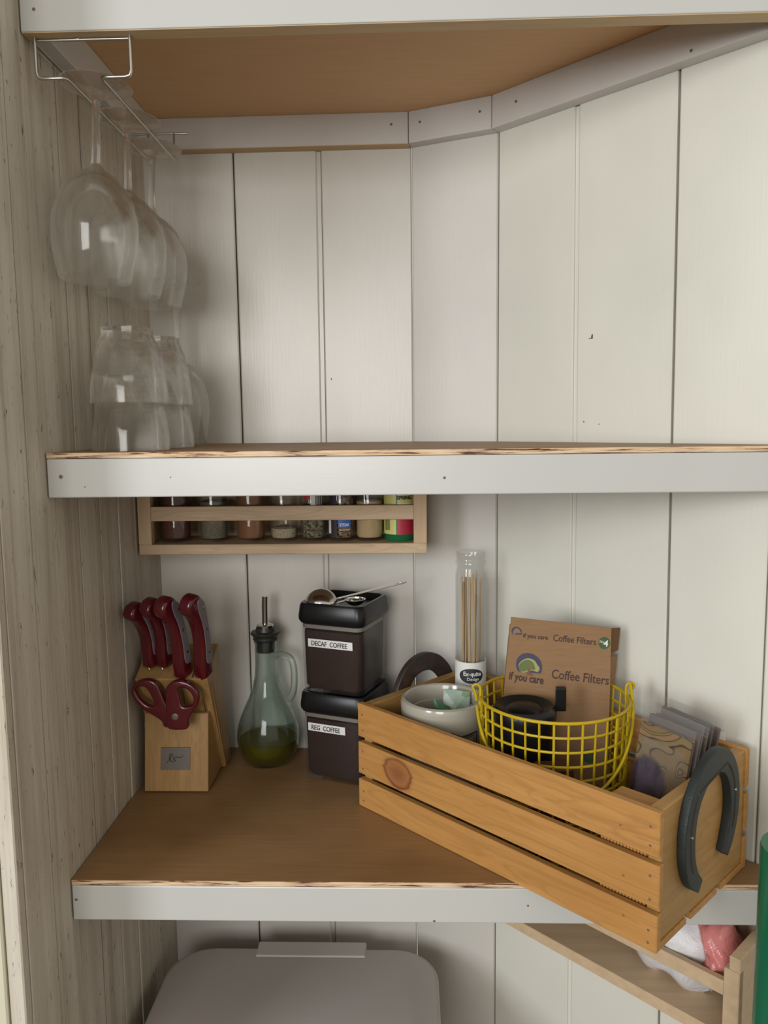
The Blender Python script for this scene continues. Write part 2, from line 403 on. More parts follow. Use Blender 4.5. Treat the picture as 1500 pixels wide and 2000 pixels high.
d2 = (P2-P1).normalized(); n2 = Vector((d2.y, -d2.x))
n3 = Vector((DR.y, -DR.x))
wb = struct('wall_back', join(backing(P0-d1*.035, P1, n1), backing(P1, P2, n2)), 'gap')
j1 = sline(P0, P1, (453, 297), (490, 1300)); j2 = sline(P0, P1, (626, 290), (641, 1120)); L1 = (P1-P0).length; L2 = (P2-P1).length
wall_seg(wb, P0, d1, n1, [(-.003, -.003, 0, 0), (*j1, .0009, 0), (*j2, .0004, .0055), (L1, L1, .0002, 0)], 'wall')
wall_seg(wb, P1, d2, n2, [(0, 0, .0002, 0), (L2, L2, .0004, 0)], 'wallC')
wr = struct('wall_right', backing(P2, P9, n3), 'gap')
j3 = sline(P2, P5, (1127, 205), (1124, 1180)); j4 = sline(P2, P5, (1322, 140), (1304, 1340))
LL = .72; j5 = j4[0]+.094; j6 = j5+.1; j7 = j6+.1
wall_seg(wr, P2, DR, n3, [(0, 0, .0004, 0), (*j3, .0006, .0045), (*j4, .0013, 0), (j5, j5, .0008, 0), (j6, j6, .0008, 0), (j7, j7, .0008, 0), (LL, LL, .0008, 0)], 'wallR')
wl = struct('wall_left', prism([(-.03, -.088), (-.0098, -.088), (-.0098, .34), (-.03, .34)], FL, TOP), 'gap')
ys = [-.088, -.034, .018, .071, .126, .179, .232, .283, .334]
for i in range(8):      # planks of the left wall: they run back along +y
    w0, w1 = random.uniform(-.0012, .0012), random.uniform(-.0012, .0012)
    A = Vector((0, ys[i]))
    me = plank_mesh(A, Vector((0, 1)), Vector((1, 0)), .0004, .0004, ys[i+1]-ys[i]-.0016+w0*.6, ys[i+1]-ys[i]-.0016+w1*.6, FL, TOP, ch=.0007)
    me.transform(Matrix.Translation((random.uniform(-.0009, .0004), 0, 0))); obj('plank', me, 'wallL', wl)
# door casing and the room wall it stands on
mt['casing'] = paint('casing_paint', (.60, .57, .44), .45, (60, 60, 5), .15)
struct('trim_1', box(-.13, -.103, FL, -.0155, -.0885, TOP, .0015), 'casing')
struct('trim_2', box(-.0150, -.100, FL, -.0005, -.0885, TOP, .0012), 'wallL')
struct('wall_front', box(-1.1, -.094, FL, -.13, -.085, TOP), 'casing')
struct('floor', box(-4, -5, FL-.02, 4, 1.0, FL), 'floor')
# cleats under the top shelf
ZT = .8459; ZB = .8075; ct = .018
def off(A, n, k): return A+n*k
def miter(Pa, na, nb, k):
    m_ = (na+nb).normalized(); return Pa+m_*(k/m_.dot(na))
c1 = miter(P1, n1, n2, ct); c2 = miter(P2, n2, n3, ct); a0 = Vector((.018, P0.y-ct)); e3 = P9+n3*ct
def cleat(name, a, b_, A, B, z0=ZB, z1=ZT):
    return struct(name, prism([(a.x, a.y), (b_.x, b_.y), (B.x, B.y), (A.x, A.y)], z0, z1, .0008), 'cleat')
def raw_under(par, a, b_, A, B):
    k = .15
    obj('raw_edge', prism([(a.x, a.y), (b_.x, b_.y), (B.x, B.y), (A.x, A.y)], ZB-.0007, ZB+.0002), 'rawtrim', par)
ga = Vector((.0008, .0))
t3 = cleat('trim_3', a0, c1-d1*.0004, Vector((.018, P0.y)), P1-d1*.0004); raw_under(t3, a0, c1-d1*.001, Vector((.018, P0.y)), P1-d1*.001)
t4 = cleat('trim_4', c1+d2*.0004, c2-d2*.0004, P1+d2*.0004, P2-d2*.0004)
t5 = cleat('trim_5', c2+DR*.0004, P2+DR*.385+n3*ct, P2+DR*.0004, P2+DR*.385)
t6 = struct('trim_6', box(.0, .019, ZB, .018, P0.y-.001, ZT, .0008), 'cleat')
def nail(par, p, n, r=.0016):
    obj('nail', lathe([(r, -.0008), (r, .0003), (r*.6, .0005)], n=10) if False else disc(p, n, r), 'nail', par)
def disc(p, n, r, h=.0005, k=10):
    m_ = frame(Vector(p), Vector(n).orthogonal(), n); me = lathe([(r, -h), (r, h*.4), (r*.5, h)], n=k, smooth=False); me.transform(m_); return me
for par, A, d, n, px in ((t3, c1, d1, n1, (764, 243)), (t4, c1, d2, n2, (820, 238)), (t4, c1, d2, n2, (937, 218)), (t5, c2, DR, n3, (1008, 198)), (t5, c2, DR, n3, (1350, 99))):
    q = onV(A, A+d, *px); nail(par, q+Vector((n.x, n.y, 0))*.0001, (n.x, n.y, 0))

# ------------------------------------------------------------------ shelves
xr = .738
def shelf(label, z, cls, trim_h, nails):
    t = thing('shelf', label, 'shelf', (0, 0, z-.0426))
    poly = [(.001, .0006), (.745, .0006), (P5.x-.001, P5.y-.002), (P2.x-.001, P2.y-.002), (P1.x-.0005, P1.y-.0015), (P0.x+.001, P0.y-.001), (.001, .32)]
    obj('shelf_board', prism(poly, z-.0052, z), cls, t)
    obj('plywood_edge', prism([(.001, .0001), (.745, .0001), (.745, .0008), (.001, .0008)], z-.0052, z-.0001), 'ply', t)
    tr = obj('front_trim', box(.0008, 0, z-.0426, .79, .018, z-.0056, .0012, 2), 'trim', t)
    for px, r in nails: q = onY(*px, -.0001); obj('nail', disc(q, (0, -1, 0), r), 'nail', t)
    return t
shelf('lower white-fronted shelf with a brown plywood top holding the knife block and crate', 0, 'shelf', .037,
      [((149, 1757), .0014), ((1031, 1769), .0010), ((848, 1799), .0012)])
shelf('middle white-fronted shelf with chipped plywood edge carrying the upturned glasses', .43, 'shelf', .037,
      [((119, 931), .0019), ((333, 932), .0006), ((868, 933), .0013), ((166, 951), .0006)])
ts = thing('shelf', 'top shelf with white front board and orange-brown underside above the wine rack', 'shelf', (0, 0, .806))
obj('shelf_board', prism([(.001, .0006), (.745, .0006), (P5.x-.001, P5.y-.002), (P2.x-.001, P2.y-.002), (P1.x-.0005, P1.y-.0015), (P0.x+.001, P0.y-.001), (.001, .32)], ZT, ZT+.006), 'ceil', ts)
obj('front_trim', box(.0008, 0, .8059, .79, .018, ZT-.0002, .0010, 2), 'trim', ts)
obj('raw_edge', box(.0008, .0012, .8052, .79, .0178, .8060), 'rawtrim', ts)
obj('nail', disc(onY(66, 18, -.0001), (0, -1, 0), .0015), 'nail', ts)
# paint chips on the wall boards
def chip(par, A, B, pts, n):
    q = [onV(A, B, *p)+Vector((n.x, n.y, 0))*.0001 for p in pts]
    k = len(q); vs_ = q+[p+Vector((n.x, n.y, 0))*.0003 for p in q]
    obj('paint_chip', mesh_from(vs_, [tuple(range(k)), tuple(range(k, 2*k))]+[(i, (i+1) % k, k+(i+1) % k, k+i) for i in range(k)]), 'chip', par)
chip(wr, P2, P5, [(1154, 662), (1156, 653), (1158, 653), (1158, 661)], n3)
chip(wr, P2, P5, [(1150, 662), (1152, 660), (1154, 662)], n3)
chip(wr, P2, P5, [(1139, 823), (1141, 822), (1141, 826)], n3)
chip(wr, P2, P5, [(1168, 829), (1171, 827), (1171, 829)], n3)
chip(wb, P0, P1, [(646, 740), (648, 738), (648, 743)], n1)

# ------------------------------------------------------------------ wine rack and glasses
zr = .7695
t = thing('wine_glass_rack', 'chrome wire stemware rack screwed under the top shelf at the left', 'glass rack', (.052, .005, .80))
fy = .009
path = lambda s: [(.0525+s*.0435, fy, .8052), (.0525+s*.0435, fy, .800), (.0525+s*.0435, fy, .775), (.0525+s*.042, fy, .7705), (.0525+s*.038, fy, zr), (.0525+s*.021, fy, zr), (.0525+s*.0165, fy+.002, zr), (.0525+s*.0155, fy+.007, zr), (.0525+s*.0155, .232, zr)]
for s in (-1, 1): obj('rail', tube(path(s), .0016, 8), 'wire', t)
obj('cross_wire', tube([(.008, fy+.003, .8035), (.097, fy+.003, .8035)], .0014), 'wire', t)
obj('cross_wire', tube([(.009, .237, .8005), (.084, .237, .8005)], .0014), 'wire', t)
for x in (.037, .068): obj('hanger_wire', tube([(x, .2315, zr), (x, .2365, .8005)], .0013), 'wire', t)
obj('top_wire', tube([(.009, fy, .801), (.009, .236, .801)], .001), 'wire', t)
obj('screw', disc((.046, .012, .8050), (0, 0, -1), .003, .0012), 'steel', t)
def glass_profile(h=.180, rf=.0335, rb=.0405, rr=.033, bowl=.107):
    s = h-bowl      # stem region; foot at z=0 facing up, bowl opens at z=h; turned over later
    out = [(0, 0), (rf*.6, 0), (rf, .0006), (rf, .0016), (rf*.55, .003), (.010, .0055), (.0052, .010), (.0038, .02), (.0034, s*.6), (.0038, s-.006), (.0046, s-.001),
           (.009, s+.004), (.018, s+.0095), (rb*.70, s+.020), (rb*.88, s+.034), (rb*.985, s+.050), (rb, s+.062), (rb*.975, s+.077), (rb*.90, s+.093), (rr, h)]
    inn = [(rr-.0009, h), (rb*.90-.001, s+.093), (rb*.975-.001, s+.077), (rb-.001, s+.062), (rb*.985-.001, s+.050), (rb*.88-.001, s+.035), (rb*.70-.001, s+.022), (.016, s+.0125), (.007, s+.007), (0, s+.005)]
    return out+inn
def wine_glass(label, x, y, ztop, prof, grp, tilt=0):
    flip = Matrix.Translation((x, y, ztop)) @ Matrix.Rotation(PI, 4, 'X')
    t_ = thing('wine_glass', label, 'wine glass', (x, y, ztop), 0, grp)
    s = len([1 for r, z in prof[:11]])
    # bowl, stem and foot each are a part
    foot = prof[:6]; stem = prof[5:11]; bowl = prof[10:]
    for nm, pr in (('foot', foot+[(0, foot[-1][1])]), ('stem', [(0, stem[0][1])]+stem+[(0, stem[-1][1])]), ('bowl', bowl)):
        me = lathe(pr, n=48); 
        me.transform(flip); obj(nm, me, 'glass', t_)
    t_.rotation_euler[1] = tilt; return t_
gp = glass_profile()
wine_glass('nearest stemmed wine glass hanging upside down from the wire rack, largest in view', .0535, .034, zr+.0042, gp, 'hanging wine glasses', math.radians(3.2))
wine_glass('middle stemmed wine glass of the three hanging upside down from the wire rack', .0535, .118, zr+.0042, gp, 'hanging wine glasses', math.radians(2.5))
wine_glass('rearmost stemmed wine glass hanging upside down deep in the wire rack', .0515, .202, zr+.0042, gp, 'hanging wine glasses', math.radians(2.5))
wine_glass('stemmed wine glass standing upside down on the middle shelf behind the tumblers', .0545, .265, .4302+.204, glass_profile(.204, .032, .0365, .031, .108), None)
def tumbler(label, x, y, zr_, name='tumbler'):
    H = .0745; R = .0385; n = 54
    def fac(i, z):      # nine soft facets towards the base
        k = max(0, min(1, (z-.022)/.03)); return 1-.10*k*abs(math.cos(i*PI*9/54))
    pr = [(R, 0), (R-.0006, .015), (R-.0022, .03), (R-.0045, .045), (R-.008, .058), (.0262, .0665), (.0255, .0695), (.0262, .0745), (.020, .0745), (.018, .0725), (0, .0715)]
    pi = [(0, .061), (.016, .0605), (.0245, .055), (R-.0075, .044), (R-.0045, .03), (R-.0028, .015), (R-.0018, 0)]
    me = lathe(pr+pi, (x, y, zr_), n, closed=False, facet=lambda i, z: fac(i, z))
    return single(name, me, 'glass', label, 'tumbler', (x, y, zr_), 0, 'upturned tumblers on the middle shelf')
tumbler('lower tumbler of the front stack of upturned glasses on the middle shelf', .0615, .062, .4303)
tumbler('upper tumbler of the front stack of upturned glasses, nested over another', .0615, .062, .4303+.0475)
tumbler('lower tumbler of the rear stack of upturned glasses, left of the lone wine glass', .063, .148, .4303)
tumbler('upper tumbler of the rear stack, its base just below the hanging wine glasses', .063, .148, .4303+.0475)

# ------------------------------------------------------------------ spice rack and its jars
y0, y1 = .235, .316; zb = .2925; zf = .3055; zt = .402; xl, xR = .003, .3665
t = thing('spice_rack', 'pale wooden wall spice rack tucked under the middle shelf', 'spice rack', ((xl+xR)/2, y1, zb))
obj('bottom_board', box(xl, y0, zb, xR, y1, zf, .0008), 'rackwood', t)
obj('back_panel', box(xl+.002, y1, zb, xR-.02, y1+.005, zt), 'rackwood', t)
obj('side_panel', box(xl, y0+.012, zf, xl+.012, y1, zt, .0006), 'rackwoodZ', t)
obj('side_panel', box(xR-.012, y0+.012, zf, xR, y1-.004, zt, .0006), 'rackwoodZ', t)
obj('front_post', box(xl, y0, zf, xl+.0165, y0+.012, zt, .0006), 'rackwoodZ', t)
obj('front_post', box(xR-.0165, y0, zf, xR, y0+.012, zt, .0006), 'rackwoodZ', t)
obj('front_rail', box(xl+.0165, y0+.001, .3352, xR-.0165, y0+.010, .3535, .0006), 'rackwood', t)
def flat_on(c, r, adeg, s, size, z, mat, par, width=None, ext=.0002, bold=0):
    me = text(s, size, Matrix.Identity(4), ext, 'CENTER', width, bold)
    if width:
        for v in me.vertices: v.co.x -= width/2
    wrap(me, c, r+.0004, math.radians(adeg), z); return obj('lettering', me, mat, par)
jy = .268
def jar(label, px, r, content, lvl, lid='black', lidz=.0, lidname='lid', hgt=.088):
    c = onY(px, 1050, jy); x = c.x; z = zf+.0003
    t_ = thing('spice_jar', label, 'spice jar', (x, jy, z), 0, 'jars in the spice rack')
    pr = [(0, 0), (r*.86, 0), (r*.97, .0015), (r, .004), (r, .062), (r*.97, .066), (r*.8, .071), (r*.8, .078), (r*.8-.001, .078), (r*.8-.001, .071), (r-.0018, .064), (r-.0018, .006), (r*.8, .0035), (0, .003)]
    obj('glass_body', lathe(pr, (x, jy, z), 36), 'jarglass', t_)
    obj('spice', lathe([(0, .0042), (r*.78, .0042), (r-.0026, .0068), (r-.0026, lvl-.001), (r*.6, lvl+.001), (0, lvl+.0012)], (x, jy, z), 32), content, t_)
    obj('lid', lathe([(r*.80+.0004, .0705), (r*.98, .0705), (r*1.0, .072), (r*1.0, .086), (r*.95, .088), (0, .088)], (x, jy, z), 36), lid, t_)
    return t_, (x, jy), z
chil = speckle('chilli_powder', [(.115, .035, .02), (.14, .045, .03), (.09, .025, .018)], 1200)
sage = speckle('ground_sage', [(.19, .17, .12), (.23, .21, .15), (.14, .13, .09)], 900)
cinn = speckle('ground_cinnamon', [(.26, .105, .04), (.31, .13, .05)], 1400)
salt = speckle('coarse_salt', [(.50, .42, .30), (.60, .52, .39), (.42, .34, .23)], 700)
herb = speckle('dried_herbs', [(.05, .04, .02), (.22, .19, .12), (.10, .09, .05), (.30, .27, .2)], 380)
steak = speckle('steak_seasoning', [(.04, .02, .015), (.25, .13, .07), (.12, .06, .04), (.4, .3, .2)], 380)
garl = speckle('garlic_powder', [(.60, .43, .22), (.66, .49, .27)], 1500)
jar('leftmost spice jar in the rack, filled with dark reddish-brown powder', 345, .0208, chil, .066)
jar('second spice jar from the left, filled with grey-green ground herb', 419, .0195, sage, .052)
jar('third spice jar from the left, filled with orange-brown powder', 491, .0198, cinn, .060)
jar('nearly empty spice jar with a little pale coarse salt at the bottom', 555, .0188, salt, .017)
t_, c, z = jar('spice jar of dark flaked herbs with a barcode label and red tab', 613, .0182, herb, .046, 'rubber')
lb = obj('label', patch(c, .0183, math.radians(-92), math.radians(-48), z+.034, z+.075), 'labelwhite', t_)
for k in range(8): obj('barcode_bar', patch(c, .0187, math.radians(-74+k*3.1), math.radians(-74+k*3.1+(1.2 if k % 3 else 1.9)), z+.036, z+.070), 'ink', lb)
mt['redprint'] = plain('red_print', (.50, .02, .02), .5)
obj('tab', patch(c, .0184, math.radians(-118), math.radians(-94), z+.054, z+.071), 'redprint', t_)
t_, c, z = jar('spice jar of coarse steak seasoning with a blue and black label', 668, .0182, steak, .060, 'rubber')
mt['blueprint'] = plain('blue_print', (.03, .12, .42), .5)
lb = obj('label', patch(c, .0183, math.radians(-140), math.radians(-105), z+.006, z+.058), 'ink', t_)
obj('stripe', patch(c, .0186, math.radians(-146), math.radians(-132), z+.010, z+.040), 'labelwhite', lb)
lb2 = obj('label', patch(c, .0184, math.radians(-100), math.radians(-48), z+.018, z+.031), 'blueprint', t_)
flat_on(c, .0186, -74, 'STEAK', .0055, z+.0195, 'labelwhite', lb2, .013, bold=.0001)
flat_on(c, .0186, -74, 'SEASONING', .003, z+.014, 'labelwhite', lb2, .014)
t_, c, z = jar('spice jar of pale yellow garlic powder with a black collar label', 722, .0190, garl, .051)
lb = obj('label', patch(c, .0193, math.radians(-165), math.radians(-15), z+.062, z+.0705), 'ink', t_)
flat_on(c, .0196, -90, 'GARLIC POWDER', .0055, z+.0645, 'labelwhite', lb, .036, bold=.0001)
c3 = onY(781, 1050, jy-.002); x, yy, z = c3.x, jy-.002, zf+.0003; r = .0198
mt['supgreen'] = plain('supplement_green', (.01, .13, .05), .3); mt['supyellow'] = plain('supplement_yellow', (.62, .60, .20), .45); mt['supred'] = plain('supplement_red', (.42, .02, .05), .4)
t_ = thing('supplement_bottle', 'green plastic supplement bottle with yellow and red label at the right end of the rack', 'bottle', (x, yy, z), 0)
obj('bottle_body', lathe([(0, 0), (r*.9, 0), (r, .003), (r, .066), (r*.8, .073), (r*.75, .076), (0, .076)], (x, yy, z), 36), 'supgreen', t_)
obj('cap', lathe([(r*.76, .0765), (r*.85, .0765), (r*.85, .090), (r*.8, .0915), (0, .0915)], (x, yy, z), 36), 'labelwhite', t_)
lb = obj('label', patch((x, yy), r+.0001, math.radians(-185), math.radians(5), z+.009, z+.064, n=30), 'supyellow', t_)
obj('stripe', patch((x, yy), r+.0005, math.radians(-98), math.radians(0), z+.009, z+.031, n=20), 'supred', lb)
obj('stripe', patch((x, yy), r+.0005, math.radians(-102), math.radians(-98), z+.009, z+.064, n=4), 'supgreen', lb)
obj('panel', patch((x, yy), r+.0005, math.radians(-98), math.radians(-2), z+.0315, z+.049, n=20), 'labelwhite', lb)
flat_on((x, yy), r+.0008, -62, 'L-Arginine', .0085, z+.0385, 'ink', lb, .030, bold=.0001)
flat_on((x, yy), r+.0008, -72, 'SPRING', .0065, z+.0535, 'ink', lb, .020, bold=.0002)
for k in range(5): obj('barcode_bar', patch((x, yy), r+.0005, math.radians(-150+k*5), math.radians(-148+k*5), z+.014, z+.028, n=2), 'ink', lb)

# ------------------------------------------------------------------ knife block, knives, scissors
kb = thing('knife_block', 'two-piece beech knife block in the left corner of the lower shelf', 'knife block', (.055, .24, 0), -.05)
xa, xb = .0165, .0945
def yz_prism(pts, x0_, x1_, bev=.0012):
    me = prism([(p[0], p[1]) for p in pts], x0_, x1_, bev)      # (y, z) outline swept along x
    me.transform(Matrix(((0, 0, 1, 0), (1, 0, 0, 0), (0, 1, 0, 0), (0, 0, 0, 1)))); return me
slab = [(.258, .002), (.292, .002), (.2405, .1765), (.184, .1475)]
obj('slab', yz_prism(slab, .008, .0975), 'blockwood', kb)
obj('front_wedge', yz_prism([(.187, .0025), (.262, .0025), (.2195, .0985), (.2005, .0985)], .0125, .0925), 'blockwood', kb)
obj('side_rib', yz_prism([(.2565, .004), (.2625, .002), (.206, .1375), (.199, .134)], .0870, .0988, .0006), 'blockend', kb)
for x_ in (.02, .083): obj('foot', lathe([(.006, 0), (.006, .003), (0, .003)], (x_, .2, -.0), 12), 'rubber', kb)
q = [onY(314, 1461, .192), onY(371, 1461, .192), onY(371, 1503, .1905), onY(314, 1503, .1905)]
def wedge_y(z): return .187+(z-.0025)*(.0135/.096)
pl = []
for (x_, z_) in ((q[3].x, q[3].z), (q[2].x, q[2].z), (q[1].x, q[1].z), (q[0].x, q[0].z)): pl.append((x_, z_))
vs_ = [(x_, wedge_y(z_)-.0013, z_) for x_, z_ in pl]+[(x_, wedge_y(z_)+.0004, z_) for x_, z_ in pl]
mt['plaque'] = plain('brushed_plaque', (.13, .115, .10), .45, .5)
pq = obj('plaque', mesh_from(vs_, [(0, 1, 2, 3), (7, 6, 5, 4), (0, 4, 5, 1), (1, 5, 6, 2), (2, 6, 7, 3), (3, 7, 4, 0)]), 'plaque', kb, 'small grey metal plaque with an engraved flourish')
sg = [(326, 1490), (333, 1480), (337, 1475), (332, 1473), (331, 1482), (336, 1488), (342, 1486), (338, 1481), (345, 1479), (352, 1480), (357, 1476)]
obj('engraving', tube(smoothpath([onY(px, py, .190)*1.0 for px, py in sg], 4), .0003, 5), 'ink', pq)
for p in pq.children: pass
# slots in the top face
def topface(x_, u): return Vector((x_, .184+u*(.2405-.184), .1475+u*(.1765-.1475)))
mt['slot'] = plain('slot_dark', (.05, .03, .02), .9)
def slot(x_, u0, u1):
    a, b_ = topface(x_, u0), topface(x_, u1); n = Vector((0, -.457, .889))
    d = (b_-a).normalized(); s = Vector((1, 0, 0))*.0011
    pts = [a-s, a+s, b_+s, b_-s]
    obj('slot', hexa([p-n*.002 for p in pts]+[p+n*.0003 for p in pts]), 'slot', kb)
ax = Vector((0, -.36, .933)).normalized(); fr = Vector((0, -.933, -.36)).normalized()
def knife(label, xtop, base, L, w=.5):
    # handle outline in the blade plane: s along the handle, f towards the front (belly side)
    base = Vector(base); s = L/.108
    out = [(0, -.010), (0, .0085), (.008, .0095), (.022, .0078), (.040, .0045), (.058, .0045), (.074, .008), (.084, .013), (.092, .0195), (.101, .0195), (.108, .012), (.109, .003), (.106, -.004), (.098, -.0095), (.085, -.0115), (.06, -.012), (.035, -.012), (.015, -.0115)]
    sm = smoothpath([(a, b_, 0) for a, b_ in out], 3, True)
    ol = [(p.x*s, p.y*.92) for p in sm]
    lean = Vector(((xtop-base.x)/L, 0, 0))
    A = (ax+lean).normalized(); nrm = A.cross(fr).normalized(); f2 = nrm.cross(A).normalized()
    if f2.dot(fr) < 0: f2 = -f2
    f2 = (f2*math.cos(.42)-Vector((1, 0, 0))*math.sin(.42)); f2 = (f2-A*f2.dot(A)).normalized()
    nn = A.cross(f2); base = base-A*.0075
    Mx = Matrix((A, f2, nn)).transposed().to_4x4(); Mx.translation = base
    t_ = thing('knife', label, 'knife', base, 0, 'red handled knives in the block')
    h = .0085
    me = flat([ol], h, .0045, Mx, 3); autosmooth(me, 50); obj('handle', me, 'red', t_)
    ins = [(.018, -.0102), (.020, .001), (.045, -.001), (.07, -.0005), (.088, .003), (.100, .0035), (.1035, -.001), (.095, -.0085), (.07, -.0105), (.04, -.0108)]
    iol = [(p.x*s, p.y) for p in smoothpath([(a, b_, 0) for a, b_ in ins], 3, True)]
    me = flat([iol], h+.0007, .0008, Mx, 1); obj('grey_inset', me, 'greyinset', t_, 'grey panel set into the red handle')
    for ss in (.032, .062, .09):
        p = base+A*ss*s+f2*(-.0055); obj('rivet', join(disc(p+nn*(h+.0007), nn, .002), disc(p-nn*(h+.0007), -nn, .002)), 'steel', t_)
    bl = flat([[(.004, -.008), (.004, .007), (-.045*s-.01, .006), (-.06*s-.01, -.006)]], .0007, 0, Mx); obj('blade', bl, 'steel', t_)
    return t_
knife('leftmost red-handled knife in the block, the shortest, beside the wall', .0185, (.0235, .2005, .168), .092)
knife('second red-handled knife from the left in the block', .0395, (.0405, .2005, .168), .098)
knife('third red-handled knife from the left, taller with a grey side panel', .0625, (.066, .188, .158), .115)
knife('rightmost red-handled knife, standing over the right edge of the block', .0935, (.0915, .188, .158), .118)
slot(.0785, .05, .25); slot(.0905, .0, .14)
# scissors
sy = .1765
def sp(pts):
    pts3 = smoothpath([onY(px, py, sy) for px, py in pts], 3, True); return [(p.x, p.z) for p in pts3]
def up_flat(ols, y, half, bev):      # xz outline, thickness along y
    me = flat(ols, half, bev, Matrix(((1, 0, 0, 0), (0, 0, -1, y), (0, 1, 0, 0), (0, 0, 0, 1))), 3); return autosmooth(me, 50)
sc = thing('scissors', 'kitchen scissors with dark red loops slotted into the knife block front', 'scissors', (.062, .18, .09))
LO = [(257, 1350), (262, 1336), (278, 1327), (297, 1328), (309, 1337), (316, 1352), (324, 1370), (334, 1385), (346, 1400), (352, 1419), (323, 1420), (316, 1408), (298, 1396), (280, 1385), (264, 1368)]
LH = [(266, 1344), (275, 1340), (286, 1343), (295, 1357), (303, 1376), (290, 1377), (276, 1366), (268, 1355)]
RO = [(326, 1350), (330, 1336), (343, 1327), (362, 1327), (380, 1336), (391, 1352), (390, 1370), (379, 1387), (371, 1402), (368, 1420), (333, 1420), (328, 1402), (327, 1375)]
RH = [(351, 1342), (360, 1340), (372, 1346), (380, 1359), (379, 1372), (368, 1376), (358, 1374), (354, 1358)]
obj('handle', up_flat([sp(LO), sp(LH)], sy+.002, .0048, .0026), 'red', sc)
obj('handle', up_flat([sp(RO), sp(RH)], sy-.003, .0048, .0026), 'red', sc)
obj('pivot_screw', disc(onY(342, 1400, sy-.0078), (0, -1, 0), .0042, .0012, 16), 'nail', sc)
obj('blade', hexa([(.050, .214, .074), (.066, .214, .074), (.066, .2155, .074), (.050, .2155, .074), (.050, .181, .094), (.068, .181, .094), (.068, .1825, .094), (.050, .1825, .094)]), 'steel', sc)

# ------------------------------------------------------------------ oil cruet
bx, by = .1512, .283
cr = thing('oil_cruet', 'pale green glass oil bottle with handle and steel pour spout, half full', 'oil bottle', (bx, by, 0))
outp = [(0, .0), (.024, .0), (.031, .003), (.037, .012), (.0405, .022), (.042, .034), (.0412, .046), (.0375, .060), (.0315, .075), (.0245, .090), (.0188, .105), (.0158, .120), (.0148, .135), (.0145, .154), (.0145, .164), (.0158, .166), (.0158, .169)]
inn = [(.0118, .169), (.0120, .135), (.0130, .120), (.0160, .105), (.0215, .090), (.0288, .075), (.0350, .060), (.0388, .046), (.0396, .034), (.038, .022), (.0345, .012), (.028, .0055), (0, .004)]
obj('glass_body', lathe(outp+inn, (bx, by, 0.0003), 56), 'greenglass', cr)
oilp = [(0, .0046), (.0275, .0061), (.034, .0125), (.0375, .022), (.0389, .030), (.0389, .0335), (0, .0335)]
obj('oil', lathe(oilp, (bx, by, .0003), 48), 'oil', cr)
hd = [(bx+.013, by, .148), (bx+.022, by-.003, .1495), (bx+.034, by-.008, .146), (bx+.0385, by-.010, .134), (bx+.039, by-.010, .115), (bx+.0365, by-.009, .098), (bx+.029, by-.006, .085)]
obj('handle', tube(smoothpath(hd, 5), .0045, 12, radii=None), 'greenglass', cr)
st = obj('stopper', lathe([(.011, .153), (.0118, .168), (.0150, .1685), (.0168, .171), (.0155, .1735), (.0185, .1765), (.0198, .1785), (.0185, .1805), (.0130, .1815), (.0120, .1865), (0, .1865)], (bx, by, 0), 36), 'rubber', cr)
obj('cap', lathe([(.0110, .1866), (.0112, .1895), (.009, .1905), (0, .1905)], (bx, by, 0), 30), 'steel', cr)
obj('spout', tube([(bx, by, .190), (bx+.0002, by, .215), (bx+.001, by-.001, .2285)], .0038, 14), 'steel', cr)

# ------------------------------------------------------------------ coffee canisters
ca, cx, cy, S = -.3587, .1995, .2301, .0935
CU = Vector((math.cos(ca), math.sin(ca), 0)); CV = Vector((-math.sin(ca), math.cos(ca), 0))
def rr_poly(x0_, y0_, x1_, y1_, r, n=5):
    pts = []
    for (cx_, cy_, a0_) in ((x1_-r, y1_-r, 0), (x0_+r, y1_-r, 90), (x0_+r, y0_+r, 180), (x1_-r, y0_+r, 270)):
        for k in range(n+1): a = math.radians(a0_+90*k/n); pts.append((cx_+r*math.cos(a), cy_+r*math.sin(a)))
    return pts
def loft(layers, cap0=True, cap1=True, smooth=True):      # layers: (polygon, z), equal counts
    vs_, fs = [], []; n = len(layers[0][0])
    for poly, z in layers: vs_ += [(x, y, z) for x, y in poly]
    for j in range(len(layers)-1):
        for i in range(n): fs.append((j*n+i, j*n+(i+1) % n, (j+1)*n+(i+1) % n, (j+1)*n+i))
    if cap0: fs.append(tuple(range(n))[::-1])
    if cap1: fs.append(tuple(range((len(layers)-1)*n, len(layers)*n)))
    return autosmooth(mesh_from(vs_, fs, True), 45)
Mc = Matrix((CU, CV, Vector((0, 0, 1)))).transposed().to_4x4(); Mc.translation = (cx, cy, 0)
